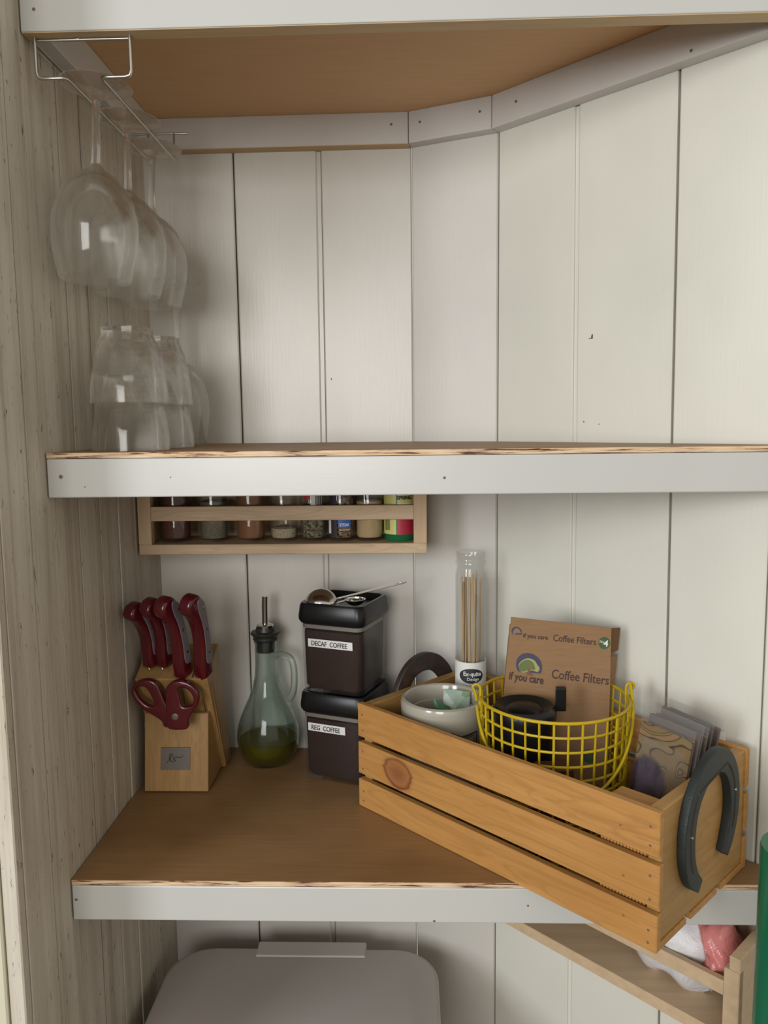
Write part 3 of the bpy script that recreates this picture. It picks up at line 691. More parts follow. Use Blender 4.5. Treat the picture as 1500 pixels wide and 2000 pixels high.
def canister(label, z0, words, lw, lx, lz, fill, notch):
    t_ = thing('coffee_canister', label, 'canister', (cx, cy, z0), ca, 'stacked coffee canisters')
    H = .1155; hb = .092
    def L_(me): me.transform(Matrix.Translation((0, 0, z0))); me.transform(Mc); return me
    body = loft([(rr_poly(i, i, S-i, S-i, .010), z) for i, z in ((.008, .0004), (.0055, .002), (.005, .008), (.003, hb), (.0045, hb), (.0065, .008), (.0085, .004))], True, True)
    obj('clear_body', L_(body), 'plastic', t_)
    cof = loft([(rr_poly(i, i, S-i, S-i, .009), z) for i, z in ((.010, .0045), (.0075, .0085), (.0062, fill-.004), (.0064, fill))], True, False)
    n = len(rr_poly(0, 0, 1, 1, .1)); 
    cof2 = loft([(rr_poly(.0064, .0064, S-.0064, S-.0064, .009), fill), (rr_poly(.02, .02, S-.02, S-.02, .009), fill+.002)], False, True)
    obj('ground_coffee', L_(join(cof, cof2)), 'coffee', t_)
    obj('seal', L_(loft([(rr_poly(i, i, S-i, S-i, .010), z) for i, z in ((.0046, .0835), (.0046, .0915))], True, True)), 'seal', t_)
    lid = loft([(rr_poly(i, i, S-i, S-i, .011), z) for i, z in ((.004, .0885), (.002, .0905), (.0005, .094), (.0002, .098), (.0018, H-.003), (.0035, H), (.0065, H), (.0075, H-.002), (.010, H-.0075))], True, True)
    ld = obj('lid', L_(lid), 'black', t_)
    la = obj('label', L_(hexa([(lx, .0036, lz), (lx+lw, .0036, lz), (lx+lw, .0046, lz), (lx, .0046, lz), (lx, .0030, lz+.0105), (lx+lw, .0030, lz+.0105), (lx+lw, .004, lz+.0105), (lx, .004, lz+.0105)])), 'labelwhite', t_)
    tx = text(words, .0086, frame((lx+.005, .0028, lz+.0022), (1, 0, 0), (0, -1, .05)), .0002, 'LEFT', lw-.012, .0001); obj('lettering', L_(tx), 'ink', la)
    return t_
canister('lower clear canister with black lid labelled REG COFFEE', 0, 'REG  COFFEE', .052, .0135, .0655, .080, 0)
canister('upper clear canister with black lid labelled DECAF COFFEE', .1157, 'DECAF  COFFEE', .0615, .0160, .0600, .080, 1)
# spoons lying on the upper lid
zl = .2312
def Lc(u, v, z): return Mc @ Vector((u, v, z))
s0 = Lc(.0235, .027, zl-.0065)
sp1 = thing('coffee_scoop', 'round steel coffee scoop lying face down on the upper canister lid', 'scoop', s0)
R = .0212
obj('bowl', lathe([(R+.001, 0), (R+.001, .001)]+[(R*math.cos(a), .001+R*.95*math.sin(a)) for a in [i*PI/20 for i in range(0, 10)]]+[(0, .001+R*.95), (0, R*.95), (R-.001, 0)], s0, 36), 'steel', sp1)
h0 = s0+Vector((R*.93, .003, .007)); h1 = h0+(Vector((.3215, .262, .2465))-h0)*1.27
dd = (h1-h0).normalized(); sd = dd.cross(Vector((0, 0, 1))).normalized()*.0042; hn = Vector((0, 0, .0006))
pth = [h0-sd*.7, h0+sd*.7, h1+sd, h1-sd]
hl = flat([[(0, -.0030), (.006, -.0028), ((h1-h0).length-.01, -.0043), ((h1-h0).length-.002, -.004), ((h1-h0).length, 0), ((h1-h0).length-.002, .004), ((h1-h0).length-.01, .0043), (.006, .0028), (0, .0030)],
           [((h1-h0).length-.014, -.0012), ((h1-h0).length-.005, -.0012), ((h1-h0).length-.005, .0012), ((h1-h0).length-.014, .0012)]], .0007, .0002, frame(h0, dd, Vector((0, 0, 1))-dd*dd.z))
obj('handle', hl, 'steel', sp1)
s1 = Lc(.0655, .040, zl-.0072)
sp2 = thing('measuring_spoon', 'small steel measuring spoon with an open bowl resting in the canister lid', 'spoon', s1)
r2 = .0125
obj('bowl', lathe([(0, .0004)]+[(r2*math.sin(a), .0004+r2*.6*(1-math.cos(a))) for a in [i*PI/16 for i in range(1, 9)]]+[(r2+.001, .0004+r2*.6), (r2+.001, .0012+r2*.6)]+[((r2-.0008)*math.sin(a), .0012+r2*.6*(1-math.cos(a))) for a in [i*PI/16 for i in range(8, 0, -1)]]+[(0, .0012)], s1, 32), 'steel', sp2)
a_ = s1+Vector((-r2*.9, -.004, r2*.62)); b_ = s1+Vector((-.032, -.013, .0035))
obj('handle', flat([[(0, -.003), ((b_-a_).length, -.0035), ((b_-a_).length+.003, 0), ((b_-a_).length, .0035), (0, .003)]], .0006, .0002, frame(a_, b_-a_, Vector((0, 0, 1)))), 'steel', sp2)

# ------------------------------------------------------------------ crate
CO = Vector((.2817, .1588, 0)); th = math.radians(-44.17); CL, CW, CH = .3775, .190, .127
KU = Vector((math.cos(th), math.sin(th), 0)); KV = Vector((-math.sin(th), math.cos(th), 0))
Mk = Matrix((KU, KV, Vector((0, 0, 1)))).transposed().to_4x4(); Mk.translation = CO
def K(u, v, z): return Mk @ Vector((u, v, z))
def Kl(me): me.transform(Mk); return me
crt = thing('wooden_crate', 'slatted pine crate set diagonally and overhanging the lower shelf edge', 'crate', CO, th)
rows = [(0.0005, .0345), (.0412, .0800), (.0868, CH)]
for i, (za, zc) in enumerate(rows):
    obj('slat', Kl(box(0, 0, za, CL+.001*(i % 2), .008, zc, .0009)), 'crateknot' if i == 1 else 'crate', crt, 'front slat with a large reddish knot' if i == 1 else None)
for i, (za, zc) in enumerate(rows):
    obj('slat', Kl(box(0, CW-.008, za, CL, CW, zc, .0009)), 'crate', crt)
for u in (.0022, CL-.0142):
    obj('end_panel', Kl(box(u, .0082, .007, u+.012, CW-.0082, CH-.0008, .0008)), 'crateend', crt)
for v0, v1 in ((.0085, .058), (.067, .123), (.132, CW-.0085)):
    obj('bottom_slat', Kl(box(0.001, v0, 0.0005, CL-.0005, v1, .0068, .0006)), 'crate', crt)
for z_, pz in ((.118, 0), (.100, 0), (.074, 0), (.052, 0), (.024, 0), (.012, 0)):
    for u in (CL-.0075, .0085):
        obj('nail', Kl(disc((u+random.uniform(-.0008, .0008), -.0001, z_-.004+random.uniform(-.001, .001)), (0, -1, 0), .0012)), 'nail', crt)
for z_, u in ((.108, CL-.036), (.063, CL-.032), (.026, CL-.031)): obj('nail', Kl(disc((u, -.0001, z_-.004), (0, -1, 0), .001)), 'nail', crt)
# horseshoes, one on each end
def horseshoe(label, mat, place, mirror=1):
    # centre line in (v, z), widths; traced on the end panel
    cl = [(.070, .0345), (.0555, .048), (.0475, .066), (.0455, .086), (.0485, .106), (.0585, .124), (.0760, .1385), (.098, .1435), (.119, .137), (.134, .120), (.1405, .099), (.140, .078), (.133, .058), (.1235, .0435)]
    wd = [.0062, .0088, .0098, .0102, .0105, .0108, .0112, .0115, .0112, .0108, .0104, .0098, .0088, .0062]
    c_ = smoothpath([(a, b_, 0) for a, b_ in cl], 5); wv = smoothpath([(a, 0, 0) for a in wd], 5)
    outer, inner = [], []
    gr_o, gr_i = [], []
    for i, p in enumerate(c_):
        t_ = (c_[min(i+1, len(c_)-1)]-c_[max(i-1, 0)]).normalized(); nn = Vector((-t_.y, t_.x, 0)); w_ = wv[i].x
        outer.append(p+nn*w_); inner.append(p-nn*w_)
        if 6 < i < len(c_)//2-6 or len(c_)//2+6 < i < len(c_)-7: gr_o.append(p-nn*.001)
    ol = [(p.x, p.y) for p in outer]+[(p.x, p.y) for p in inner[::-1]]
    t_ = thing('horseshoe', label, 'horseshoe', place @ Vector((.1, .08, 0)), 0, 'horseshoes on the crate ends')
    me = flat([ol], .0042, .0014, place, 2); autosmooth(me, 40)
    obj('shoe_bar', me, mat, t_)
    mid = len(gr_o)//2
    for seg in (gr_o[:mid], gr_o[mid:]):
        obj('nail_groove', tube([place @ (p+Vector((0, 0, .0040))) for p in seg], .0011, 6), 'slot', t_)
        for k in (len(seg)//5, len(seg)//2, len(seg)*4//5):
            p = place @ (seg[k]+Vector((0, 0, .0044))); obj('nail_head', disc(p, place.to_3x3() @ Vector((0, 0, 1)), .0014, .001), 'steel' if k == len(seg)//2 else 'slot', t_)
    return t_
Mr = Matrix((KV, Vector((0, 0, 1)), KU)).transposed().to_4x4(); Mr.translation = K(CL-.0020+.0045, 0, 0)
horseshoe('dark green-black horseshoe fixed to the near right end of the crate', 'iron', Mr)
Ml = Matrix((-KV, Vector((0, 0, 1)), -KU)).transposed().to_4x4(); Ml.translation = K(-.0025, .212, .0075)
horseshoe('rusty brown horseshoe behind the canisters on the far left end of the crate', 'rustiron', Ml)

# ------------------------------------------------------------------ things in the crate
c0 = K(.074, .0685, .0072); r = .0495; zt_ = .1365
crk = thing('stoneware_crock', 'cream glazed stoneware crock with a black outline motif inside the crate', 'crock', c0)
h = zt_-c0.z
obj('crock_body', lathe([(0, 0), (r*.93, 0), (r, .004), (r, h-.012), (r+.0003, h-.006), (r-.001, h-.0015), (r-.004, h), (r-.0065, h-.001), (r-.0082, h-.005), (r-.0085, h-.018), (r-.0085, .006), (0, .006)], c0, 64), 'ceramic', crk)
lid_in = obj('inner_liner', lathe([(0, .0), (r-.0092, .0), (r-.0092, h-.024), (r-.0105, h-.023), (r-.0118, h-.024), (r-.0118, .03), (0, .029)], c0+Vector((0, 0, .0062)), 56), 'ceramic', crk)
vd = math.atan2(CAM.y-c0.y, CAM.x-c0.x)
def crock_line(pts, w_):
    out = []
    for px, py in pts:
        phi = math.asin(max(-1, min(1, (px-867)/77))); z_ = zt_-(py-(1390-10*(1-math.cos(phi))))*.00066
        out.append(Vector((c0.x+(r+.0002)*math.cos(vd+phi), c0.y+(r+.0002)*math.sin(vd+phi), z_)))
    vs_, fs = [], []
    P_ = []
    for a, b_ in zip(out[:-1], out[1:]):
        for k in range(5): P_.append(a.lerp(b_, k/5))
    P_.append(out[-1])
    for i, p in enumerate(P_):
        rad = Vector((p.x-c0.x, p.y-c0.y, 0)).normalized(); p = Vector((c0.x, c0.y, p.z))+rad*(r+.0003)
        t2 = (P_[min(i+1, len(P_)-1)]-P_[max(i-1, 0)]).normalized(); up_ = rad.cross(t2).normalized()*w_
        vs_ += [p-up_, p+up_, p+up_-rad*.0006, p-up_-rad*.0006]
    for i in range(len(P_)-1):
        for j in range(4): fs.append((i*4+j, i*4+(j+1) % 4, i*4+4+(j+1) % 4, i*4+4+j))
    return mesh_from(vs_, fs)
obj('outline_motif', crock_line([(800, 1412), (825, 1415), (851, 1422), (871, 1430), (882, 1430), (899, 1437), (926, 1431), (925, 1470), (921, 1500)], .0009), 'ink', crk)
obj('outline_motif', crock_line([(851, 1427), (871, 1434), (882, 1434), (898, 1441), (921, 1436), (920, 1470)], .0004), 'ink', crk)
# packets in the crock
mt['teapack'] = speckle('pale_green_wrapper', [(.30, .40, .33), (.36, .45, .38), (.16, .26, .12), (.33, .42, .36)], 90, .3)
mt['greenpack'] = plain('green_wrapper', (.03, .16, .06), .35)
ci = Vector((c0.x, c0.y, 0))
def packet(name, label, pts, z0_, dz, yv, mat, cat, lean=.3):
    a, b_, c_, d_ = pts
    base = ci+Vector((0, yv, 0)); n_ = Vector((.1, -1, lean)).normalized()
    vs_ = [];
    for (x_, z_) in pts: vs_.append(base+Vector((x_, (z_-.1)*lean, z_)))
    full = []
    k = len(pts)
    top_ = [p-n_*.0016 for p in vs_]; bot_ = [p+n_*.0016 for p in vs_]
    cen = sum(vs_, Vector())/k
    bm_v = [cen+n_*.004, cen-n_*.004]+[p for p in vs_]
    fs = [(0, 2+i, 2+(i+1) % k) for i in range(k)]+[(1, 2+(i+1) % k, 2+i) for i in range(k)]
    return single(name, mesh_from(bm_v, fs), mat, label, cat, vs_[0])
packet('tea_packet', 'pale green square wrapped packet sticking up inside the crock', [(-.002, .098), (.031, .101), (.033, .135), (.002, .138)], 0, 0, .008, 'teapack', 'packet')
packet('tea_packet', 'dark green foil packet corner leaning at the left inside the crock', [(-.010, .100), (.010, .094), (.012, .116), (-.010, .132)], 0, 0, -.004, 'greenpack', 'packet')
packet('sweet_packet', 'small red wrapped packet at the front inside the crock', [(.014, .100), (.027, .103), (.025, .114), (.015, .1175)], 0, 0, -.012, 'redprint', 'packet')
# tall jar of skewers
jx = K(.0445, .1545, .0072); jr = .0192; jh = .287
tj = thing('skewer_jar', 'tall narrow glass jar of wooden skewers behind the crock in the crate', 'jar', jx)
obj('glass_body', lathe([(0, 0), (jr*.9, 0), (jr, .002), (jr, jh-.030), (jr*.97, jh-.026), (jr*.90, jh-.021), (jr*.90, jh-.017), (jr*.99, jh-.015), (jr*.99, jh-.012), (jr*.92, jh-.010), (jr*.92, jh-.007), (jr*.97, jh-.005), (jr*.97, jh-.001), (jr*.93, jh),
     (jr*.86, jh-.001), (jr*.84, jh-.02), (jr-.0013, jh-.031), (jr-.0013, .006), (jr*.8, .004), (0, .0035)], jx, 44), 'jarglass', tj)
lb = obj('label', patch((jx.x, jx.y), jr+.0002, math.radians(-200), math.radians(20), jx.z+.090, jx.z+.149, n=30), 'labelwhite', tj)
vs_, fs = [], []
for i in range(25):      # oval badge built in strips so that it follows the glass
    t = -1+2*i/24; a = math.radians(-92)+t*.0155/jr; hh = .0095*math.sqrt(max(1-t*t, .002))
    for rr_, z_ in ((jr+.0004, -hh), (jr+.0004, hh), (jr+.0008, hh), (jr+.0008, -hh)): vs_.append((jx.x+rr_*math.cos(a), jx.y+rr_*math.sin(a), jx.z+.132+z_))
for i in range(24):
    for j in range(4): fs.append((i*4+j, i*4+(j+1) % 4, i*4+4+(j+1) % 4, i*4+4+j))
obj('oval_badge', mesh_from(vs_, fs+[(0, 1, 2, 3), (96, 97, 98, 99)]), 'ink', lb)
flat_on((jx.x, jx.y), jr+.001, -88, 'Ex-quite', .0075, jx.z+.1325, 'labelwhite', lb, .023, .0002, .0001)
flat_on((jx.x, jx.y), jr+.001, -86, 'Design', .0055, jx.z+.1265, 'labelwhite', lb, .015, .0002)
for i in range(15):
    a = 2*PI*i/15*2.4; rr_ = .0145*math.sqrt((i+.6)/15.6); b2 = a+random.uniform(-.7, .7); r3 = random.uniform(.35, .95)*.0142
    lo = Vector((jx.x+rr_*math.cos(a), jx.y+rr_*math.sin(a), jx.z+.006)); hi = Vector((jx.x+r3*math.cos(b2), jx.y+r3*math.sin(b2), jx.z+random.uniform(.245, .262)))
    single('wooden_skewer', tube([lo, lo.lerp(hi, .5), hi], .0014, 6, radii=[.0014, .0014, .0011]), 'bamboo', 'thin bamboo skewer standing in the tall narrow jar', 'skewer', lo, 0, 'skewers in the jar')
# yellow wire basket
bc = K(.2035, .1015, 0); RB = .0795; zR = .160; zB0 = .0085
bk = thing('wire_basket', 'round yellow wire mesh basket with a drop handle inside the crate', 'basket', (bc.x, bc.y, zB0))
def ringp(rad, z, n=56): return [(bc.x+rad*math.cos(2*PI*i/n), bc.y+rad*math.sin(2*PI*i/n), z) for i in range(n)]
def rad_at(z): return RB-.006*(zR-z)/(zR-zB0)
obj('rim_wire', tube(ringp(RB, zR), .0018, 8, True), 'yellow', bk)
for k in range(1, 11):
    z = zR-.0152*k
    if z < zB0+.004: break
    obj('ring_wire', tube(ringp(rad_at(z), z), .0013, 6, True), 'yellow', bk)
obj('base_wire', tube(ringp(rad_at(zB0)-.001, zB0+.0012), .0013, 6, True), 'yellow', bk)
nv = 35
for i in range(nv):
    a = 2*PI*(i+.3)/nv; ca_, sa_ = math.cos(a), math.sin(a)
    obj('upright_wire', tube([(bc.x+RB*ca_, bc.y+RB*sa_, zR), (bc.x+(rad_at(zB0))*ca_, bc.y+rad_at(zB0)*sa_, zB0+.001)], .0013, 6), 'yellow', bk)
for k in range(-5, 6):
    y_ = k*.0135; x_ = math.sqrt(max(0, .072**2-y_**2))
    obj('floor_wire', tube([(bc.x-x_, bc.y+y_, zB0+.0008), (bc.x+x_, bc.y+y_, zB0+.0008)], .0009, 5), 'yellow', bk)
# handle: pivots at left and right of the rim, drops forward and down
vr = Vector((rt.x, rt.y, 0)).normalized(); vf = Vector((fw.x, fw.y, 0)).normalized(); B3 = Vector((bc.x, bc.y, 0))
hp = []
for i in range(33):
    a = PI*i/32; x_ = math.cos(a); dn = math.sin(a)
    rad = RB+.003
    fwd = -math.sqrt(max(0, 1-x_*x_))*rad
    hp.append(B3+vr*(x_*rad)+vf*(fwd-.0005)+Vector((0, 0, zR+.002-dn*.083+.012*x_)))
for s in (1, -1):
    base_ = B3+vr*(s*(RB+.003)); e = [base_+Vector((0, 0, zR-.004)), base_+vr*s*.002+Vector((0, 0, zR+.006)), base_+vr*s*.0045+Vector((0, 0, zR+.011)), base_+vr*s*.001+Vector((0, 0, zR+.014)), base_-vr*s*.0035+Vector((0, 0, zR+.011)), base_-vr*s*.004+Vector((0, 0, zR+.002)), base_-vr*s*.0035+Vector((0, 0, zR-.008))]
    obj('handle_eye', tube(smoothpath(e, 4), .0016, 7), 'yellow', bk)
obj('handle', tube(hp, .0017, 8), 'yellow', bk)
# coffee filter box
bw, bh, bt = .110, .216, .030
b0 = onY(998, 1205, .132)
roll = math.radians(5.0); back = math.radians(3)
bxX = Vector((math.cos(roll), -.12, -math.sin(roll))).normalized(); bn = Vector((-.12, -1, .06)).normalized(); bn = (bn-bxX*bn.dot(bxX)).normalized(); bY = bn.cross(bxX)
Mb = Matrix((bxX, bY, bn)).transposed().to_4x4(); Mb.translation = b0
fb = thing('coffee_filter_box', 'brown cardboard coffee filter box standing open in the yellow basket', 'box', b0+bY*(-bh))
def Bl(me): me.transform(Mb); return me
bh = (b0.z-.012-.0135)/bY.z
obj('front_panel', Bl(hexa([(0, -bh, -.0008), (bw+.016, -bh, -.0008), (bw+.016, -bh, 0), (0, -bh, 0), (0, 0, -.0008), (bw, 0, -.0008), (bw, 0, 0), (0, 0, 0)])), 'kraft', fb)
obj('back_panel', Bl(box(0, -bh, -bt, bw, -.028, -bt+.0008)), 'kraft', fb)
obj('side_panel', Bl(box(bw-.0008, -bh, -bt, bw, -.032, -.0008)), 'kraft', fb)
obj('side_panel', Bl(box(.0002, -bh, -bt, .0010, -.014, -.0008)), 'kraft', fb)
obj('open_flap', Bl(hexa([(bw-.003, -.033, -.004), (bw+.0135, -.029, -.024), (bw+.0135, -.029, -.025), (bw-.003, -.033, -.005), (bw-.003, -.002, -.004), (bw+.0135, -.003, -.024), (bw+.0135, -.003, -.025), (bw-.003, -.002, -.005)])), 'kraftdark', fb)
obj('side_flap', Bl(hexa([(bw, -.115, -.002), (bw+.0135, -.110, -.024), (bw+.0135, -.110, -.025), (bw, -.115, -.003), (bw, -.034, -.002), (bw+.0135, -.034, -.024), (bw+.0135, -.034, -.025), (bw, -.034, -.003)])), 'kraft', fb)
obj('bottom_panel', Bl(box(0, -bh, -bt, bw, -bh+.0008, 0)), 'kraft', fb)
kx = bw/math.hypot(1187-998, 1228-1205); thp = math.atan2(23, 189)
def bp(px, py):
    dx, dy = px-998, py-1205; return ((dx*math.cos(thp)+dy*math.sin(thp))*kx, (dx*math.sin(thp)-dy*math.cos(thp))*kx)
def bt_(s, px, py, px2, py2, size, mat, par, bold=.0001):
    a, b_ = bp(px, py), bp(px2, py2); d = Vector((b_[0]-a[0], b_[1]-a[1], 0))
    me = text(s, size, frame((a[0], a[1], .0003), d, (0, 0, 1)), .0002, 'LEFT', d.length, bold); return obj('lettering', Bl(me), mat, par)
fp = [c for c in fb.children if c.name.startswith('front_panel')][0]
bt_('if you care', 1020, 1245, 1067, 1250, .0068, 'ink2', fp)
bt_('Coffee Filters', 1077, 1252, 1157, 1261, .0105, 'ink2', fp, .00005)
bt_('if you care', 990, 1327, 1056, 1337, .0125, 'ink2', fp, .0003)
bt_('Coffee Filters', 1072, 1325, 1179, 1338, .0145, 'ink2', fp, .00008)
def blob(pts, z, mat, par, name='print'):
    q_ = smoothpath([(*bp(*p), 0) for p in pts], 4, True); return obj(name, Bl(flat([[(p.x, p.y) for p in q_]], .00012, 0, Matrix.Translation((0, 0, z)))), mat, par)
def arch(cx_, cy_, r_, k, tilt=.10):
    pts = []
    for i in range(25):
        a = math.radians(-32+(244)*i/24); pts.append(bp(cx_+r_*math.cos(a), cy_-r_*math.sin(a)+tilt*r_*math.cos(a)))
    return [(x_, y_) for x_, y_ in pts]
obj('emblem', Bl(flat([arch(1030, 1301, 25, 1)], .00012, 0, Matrix.Translation((0, 0, .0002)))), 'navy', fp)
blob([(1013, 1312), (1010, 1300), (1016, 1291), (1028, 1286), (1040, 1290), (1046, 1299), (1050, 1306), (1046, 1313), (1036, 1310), (1028, 1312), (1020, 1314)], .0005, 'treelite', fp, 'emblem')
blob([(1012, 1311), (1011, 1300), (1018, 1292), (1028, 1289), (1037, 1294), (1041, 1303), (1040, 1309), (1030, 1308), (1020, 1312)], .0007, 'treegreen', fp, 'emblem')
blob([(1027, 1308), (1032, 1308), (1033, 1317), (1038, 1320), (1024, 1318), (1028, 1315)], .0009, 'trunk', fp, 'emblem')
obj('emblem', Bl(flat([arch(1008, 1234, 10, 1)], .00012, 0, Matrix.Translation((0, 0, .0002)))), 'navy', fp)
blob([(1001, 1238), (1003, 1230), (1009, 1227), (1014, 1231), (1016, 1237), (1010, 1236)], .0005, 'faintink', fp, 'emblem')
cx4, cy4 = bp(1173, 1257)
obj('size_badge', Bl(flat([[(cx4+.0062*math.cos(a), cy4+.0068*math.sin(a)) for a in [i*PI/16 for i in range(32)]]], .0002, 0, Matrix.Translation((0, 0, .0002)))), 'dkgreen', fp)
obj('lettering', Bl(text('4', .0105, Matrix.Translation((cx4-.0008, cy4-.0038, .0005)), .0002, 'LEFT', None, .0001)), 'labelwhite', fp)
obj('lettering', Bl(text('No', .0040, Matrix.Translation((cx4-.0053, cy4-.0002, .0005)), .0002)), 'labelwhite', fp)
for (xa_, ya_, xb_, yb_) in ((1073, 1334, 1150, 1343), (1073, 1339, 1140, 1347), (1150, 1345, 1178, 1349), (1003, 1336, 1048, 1343), (1033, 1248, 1062, 1252)):
    a, b_ = bp(xa_, ya_), bp(xb_, yb_); d = Vector((b_[0]-a[0], b_[1]-a[1], 0))
    obj('fine_print', Bl(flat([[(0, 0), (d.length, 0), (d.length, .0007), (0, .0007)]], .0001, 0, frame((a[0], a[1], .0002), d, (0, 0, 1)))), 'faintink', fp)
bc2 = bp(1140, 1478)
obj('size_badge', Bl(flat([[(bc2[0]+.008*math.cos(a), bc2[1]+.008*math.sin(a)) for a in [i*PI/16 for i in range(32)]]], .0002, 0, Matrix.Translation((0, 0, .0002)))), 'dkgreen', fp)
# black lidded mug in the basket
mg = Vector((.4665, .0835, zB0+.0022)); hz = .156-mg.z; mr = .0325
mu = thing('black_mug', 'black lidded travel mug lying low in the left of the yellow basket', 'mug', mg)
obj('mug_body', lathe([(0, 0), (mr*.85, 0), (mr*.9, .003), (mr*.97, hz-.018), (0, hz-.018)], mg, 40), 'black', mu)
ldm = obj('lid', lathe([(mr*.97, hz-.0175), (mr*1.05, hz-.0170), (mr*1.06, hz-.010), (mr*1.02, hz-.006), (mr*.94, hz-.003), (mr*.82, hz-.0045), (mr*.62, hz-.0075), (mr*.58, hz-.0065), (mr*.45, hz-.004), (0, hz-.0035)], mg, 48), 'black', mu)
tb = mg+vr*.0395+vf*.004
obj('thumb_tab', prism([((tb+vr*a+vf*b_).x, (tb+vr*a+vf*b_).y) for a, b_ in ((-.006, -.003), (.0055, -.004), (.0065, .004), (-.004, .005))], mg.z+hz-.012, mg.z+hz+.014, .0012), 'black', mu)
# small brown-red packet beneath, seen through the mesh
mt['maroon'] = plain('maroon_card', (.075, .02, .015), .6)
pb = K(.236, .060, zB0+.0022)
single('maroon_packet', box(pb.x-.022, pb.y-.010, pb.z, pb.x+.016, pb.y+.012, pb.z+.095, .002), 'maroon', 'dark maroon packet low in the basket, glimpsed through the yellow mesh', 'packet', pb)
# printed cards in clear sleeves
m, nt, b = newmat('floral_card')
v = coords(nt, (1, 1, 1)); nz = noise(nt, v, 17, 1, .5, 2.5)
c = ramp(nt, nz, [(.38, (.20, .13, .06)), (.455, (.18, .12, .055)), (.475, (.03, .015, .012)), (.495, (.21, .145, .07)), (.56, (.17, .13, .06)), (.58, (.035, .02, .015)), (.60, (.23, .14, .07))])
nz2 = noise(nt, coords(nt, (70, 70, 30)), 1, 4)
pr = ramp(nt, nz2, [(.4, (.015, .008, .014)), (.62, (.085, .05, .10))])
tc = N(nt, 'ShaderNodeTexCoord'); mp = N(nt, 'ShaderNodeMapping'); mp.inputs['Location'].default_value = (-.016/.022, 0, -.082/.032); mp.inputs['Scale'].default_value = (1/.022, 0, 1/.032)
nt.links.new(tc.outputs['Object'], mp.inputs['Vector']); ln = N(nt, 'ShaderNodeVectorMath', operation='LENGTH'); nt.links.new(mp.outputs['Vector'], ln.inputs[0])
fk = ramp(nt, ln.outputs['Value'], [(.80, (1, 1, 1)), (.98, (0, 0, 0))]); c = mixc(nt, fk, c, pr)
nt.links.new(c, b.inputs['Base Color']); b.inputs['Roughness'].default_value = .45; mt['floral'] = m
mt['sleeve'] = glassmat('cellophane', (.93, .92, .92), .12, 1.45, .05)
mt['cardedge'] = plain('card_edge', (.13, .10, .09), .5)
def card(label, u, v, z, roll_, w_, h_, kind, yaw_=0):
    # frame: x along crate length, z up, rolled clockwise; y = thickness along crate width
    X_ = (KU*math.cos(yaw_)+KV*math.sin(yaw_)); X_ = (X_*math.cos(roll_)-Vector((0, 0, 1))*math.sin(roll_)).normalized(); nY = (Vector((0, 0, 1)).cross(KU)).normalized()
    nY = (nY-X_*nY.dot(X_)).normalized(); Z_ = X_.cross(nY)
    o_ = K(u, v, z); Mx = Matrix((X_, nY, Z_)).transposed().to_4x4(); Mx.translation = o_
    t_ = bpy.data.objects.new('sleeved_card', None); C.objects.link(t_); t_.matrix_world = Mx; t_.empty_display_size = .02; WM[t_.name] = Mx
    t_['label'] = label; t_['category'] = 'card'; t_['group'] = 'sleeved cards at the right end of the crate'
    obj('card', box(0.001, .001, .001, w_-.001, .0058, h_-.004, .0006), 'floral' if kind else 'cardedge', t_, local=True)
    # crumpled clear sleeve, puffed and creased at the top
    nx_, nz_ = 8, 10; vs_, fs = [], []
    random.seed(int(u*1e4)+int(v*1e4))
    for side in (0, 1):
        for j in range(nz_+1):
            for i in range(nx_+1):
                x_ = w_*i/nx_; z_ = (h_+.006)*j/nz_; edge = min(i, nx_-i, j, nz_-j) == 0
                d_ = 0 if edge else random.uniform(.0002, .0009)
                y_ = (.0034 if edge else (0.0006-d_ if side == 0 else .0062+d_)); 
                if j >= nz_-1: y_ = .0034+(.0008 if side else -.0008)*(j < nz_)+random.uniform(-.0012, .0012)*(j == nz_)*0
                vs_.append((x_, y_, z_))
    st_ = (nx_+1)*(nz_+1)
    for side in (0, 1):
        for j in range(nz_):
            for i in range(nx_):
                a = side*st_+j*(nx_+1)+i; fs.append((a, a+1, a+nx_+2, a+nx_+1))
    obj('clear_sleeve', mesh_from(vs_, fs, False), 'sleeve', t_, local=True)
    return t_
rr_ = math.radians(8.5)
lab = ['frontmost clear-sleeved card with swirl pattern and purple flowers, at the crate\'s right end', 'second clear-sleeved card, directly behind the swirl-patterned front one', 'middle clear-sleeved card in the upright row behind the basket',
       'fourth clear-sleeved card in the upright row, edge on', 'fifth clear-sleeved card, last but one before the crate\'s back slats', 'rearmost clear-sleeved card, leaning on the crate\'s back slats']
for i in range(6):
    card(lab[i], .2835+.0012*(i % 2), .104+.0092*i, .0172, rr_+.015*((i*7) % 3-1), .0555, .147+.006*((i*5) % 3)/2, i == 0, 0)
# white paper slip behind the cards
pw = K(.325, CW+.0015, .052)
single('paper_slip', Kl(box(.315, CW+.0005, .06, .352, CW+.0011, CH+.008)), 'labelwhite', 'white paper slip standing between the crate back and the wall', 'paper', pw)
# corrugated block in the near corner
cb = K(.345, .030, .0072)
kb2 = thing('corrugated_card_pack', 'thick corrugated cardboard pack with ribbed edge in the near right corner of the crate', 'cardboard', cb, th)
u0, u1, v0, v1, zc = .316, .3615, .0095, .047, .1155
obj('card_block', Kl(box(u0, v0+.0018, .0072, u1, v1, zc, .0008)), 'crate', kb2)
ribs = [];
for i in range(14):
    u = u0+.0018+i*(u1-u0-.0036)/13
    ribs.append(tube([(u, v0+.0014, .008), (u, v0+.0014, zc-.0004)], .0013, 6))
rb = obj('ribbed_face', Kl(join(*ribs)), 'crate', kb2); rb['kind'] = 'stuff'

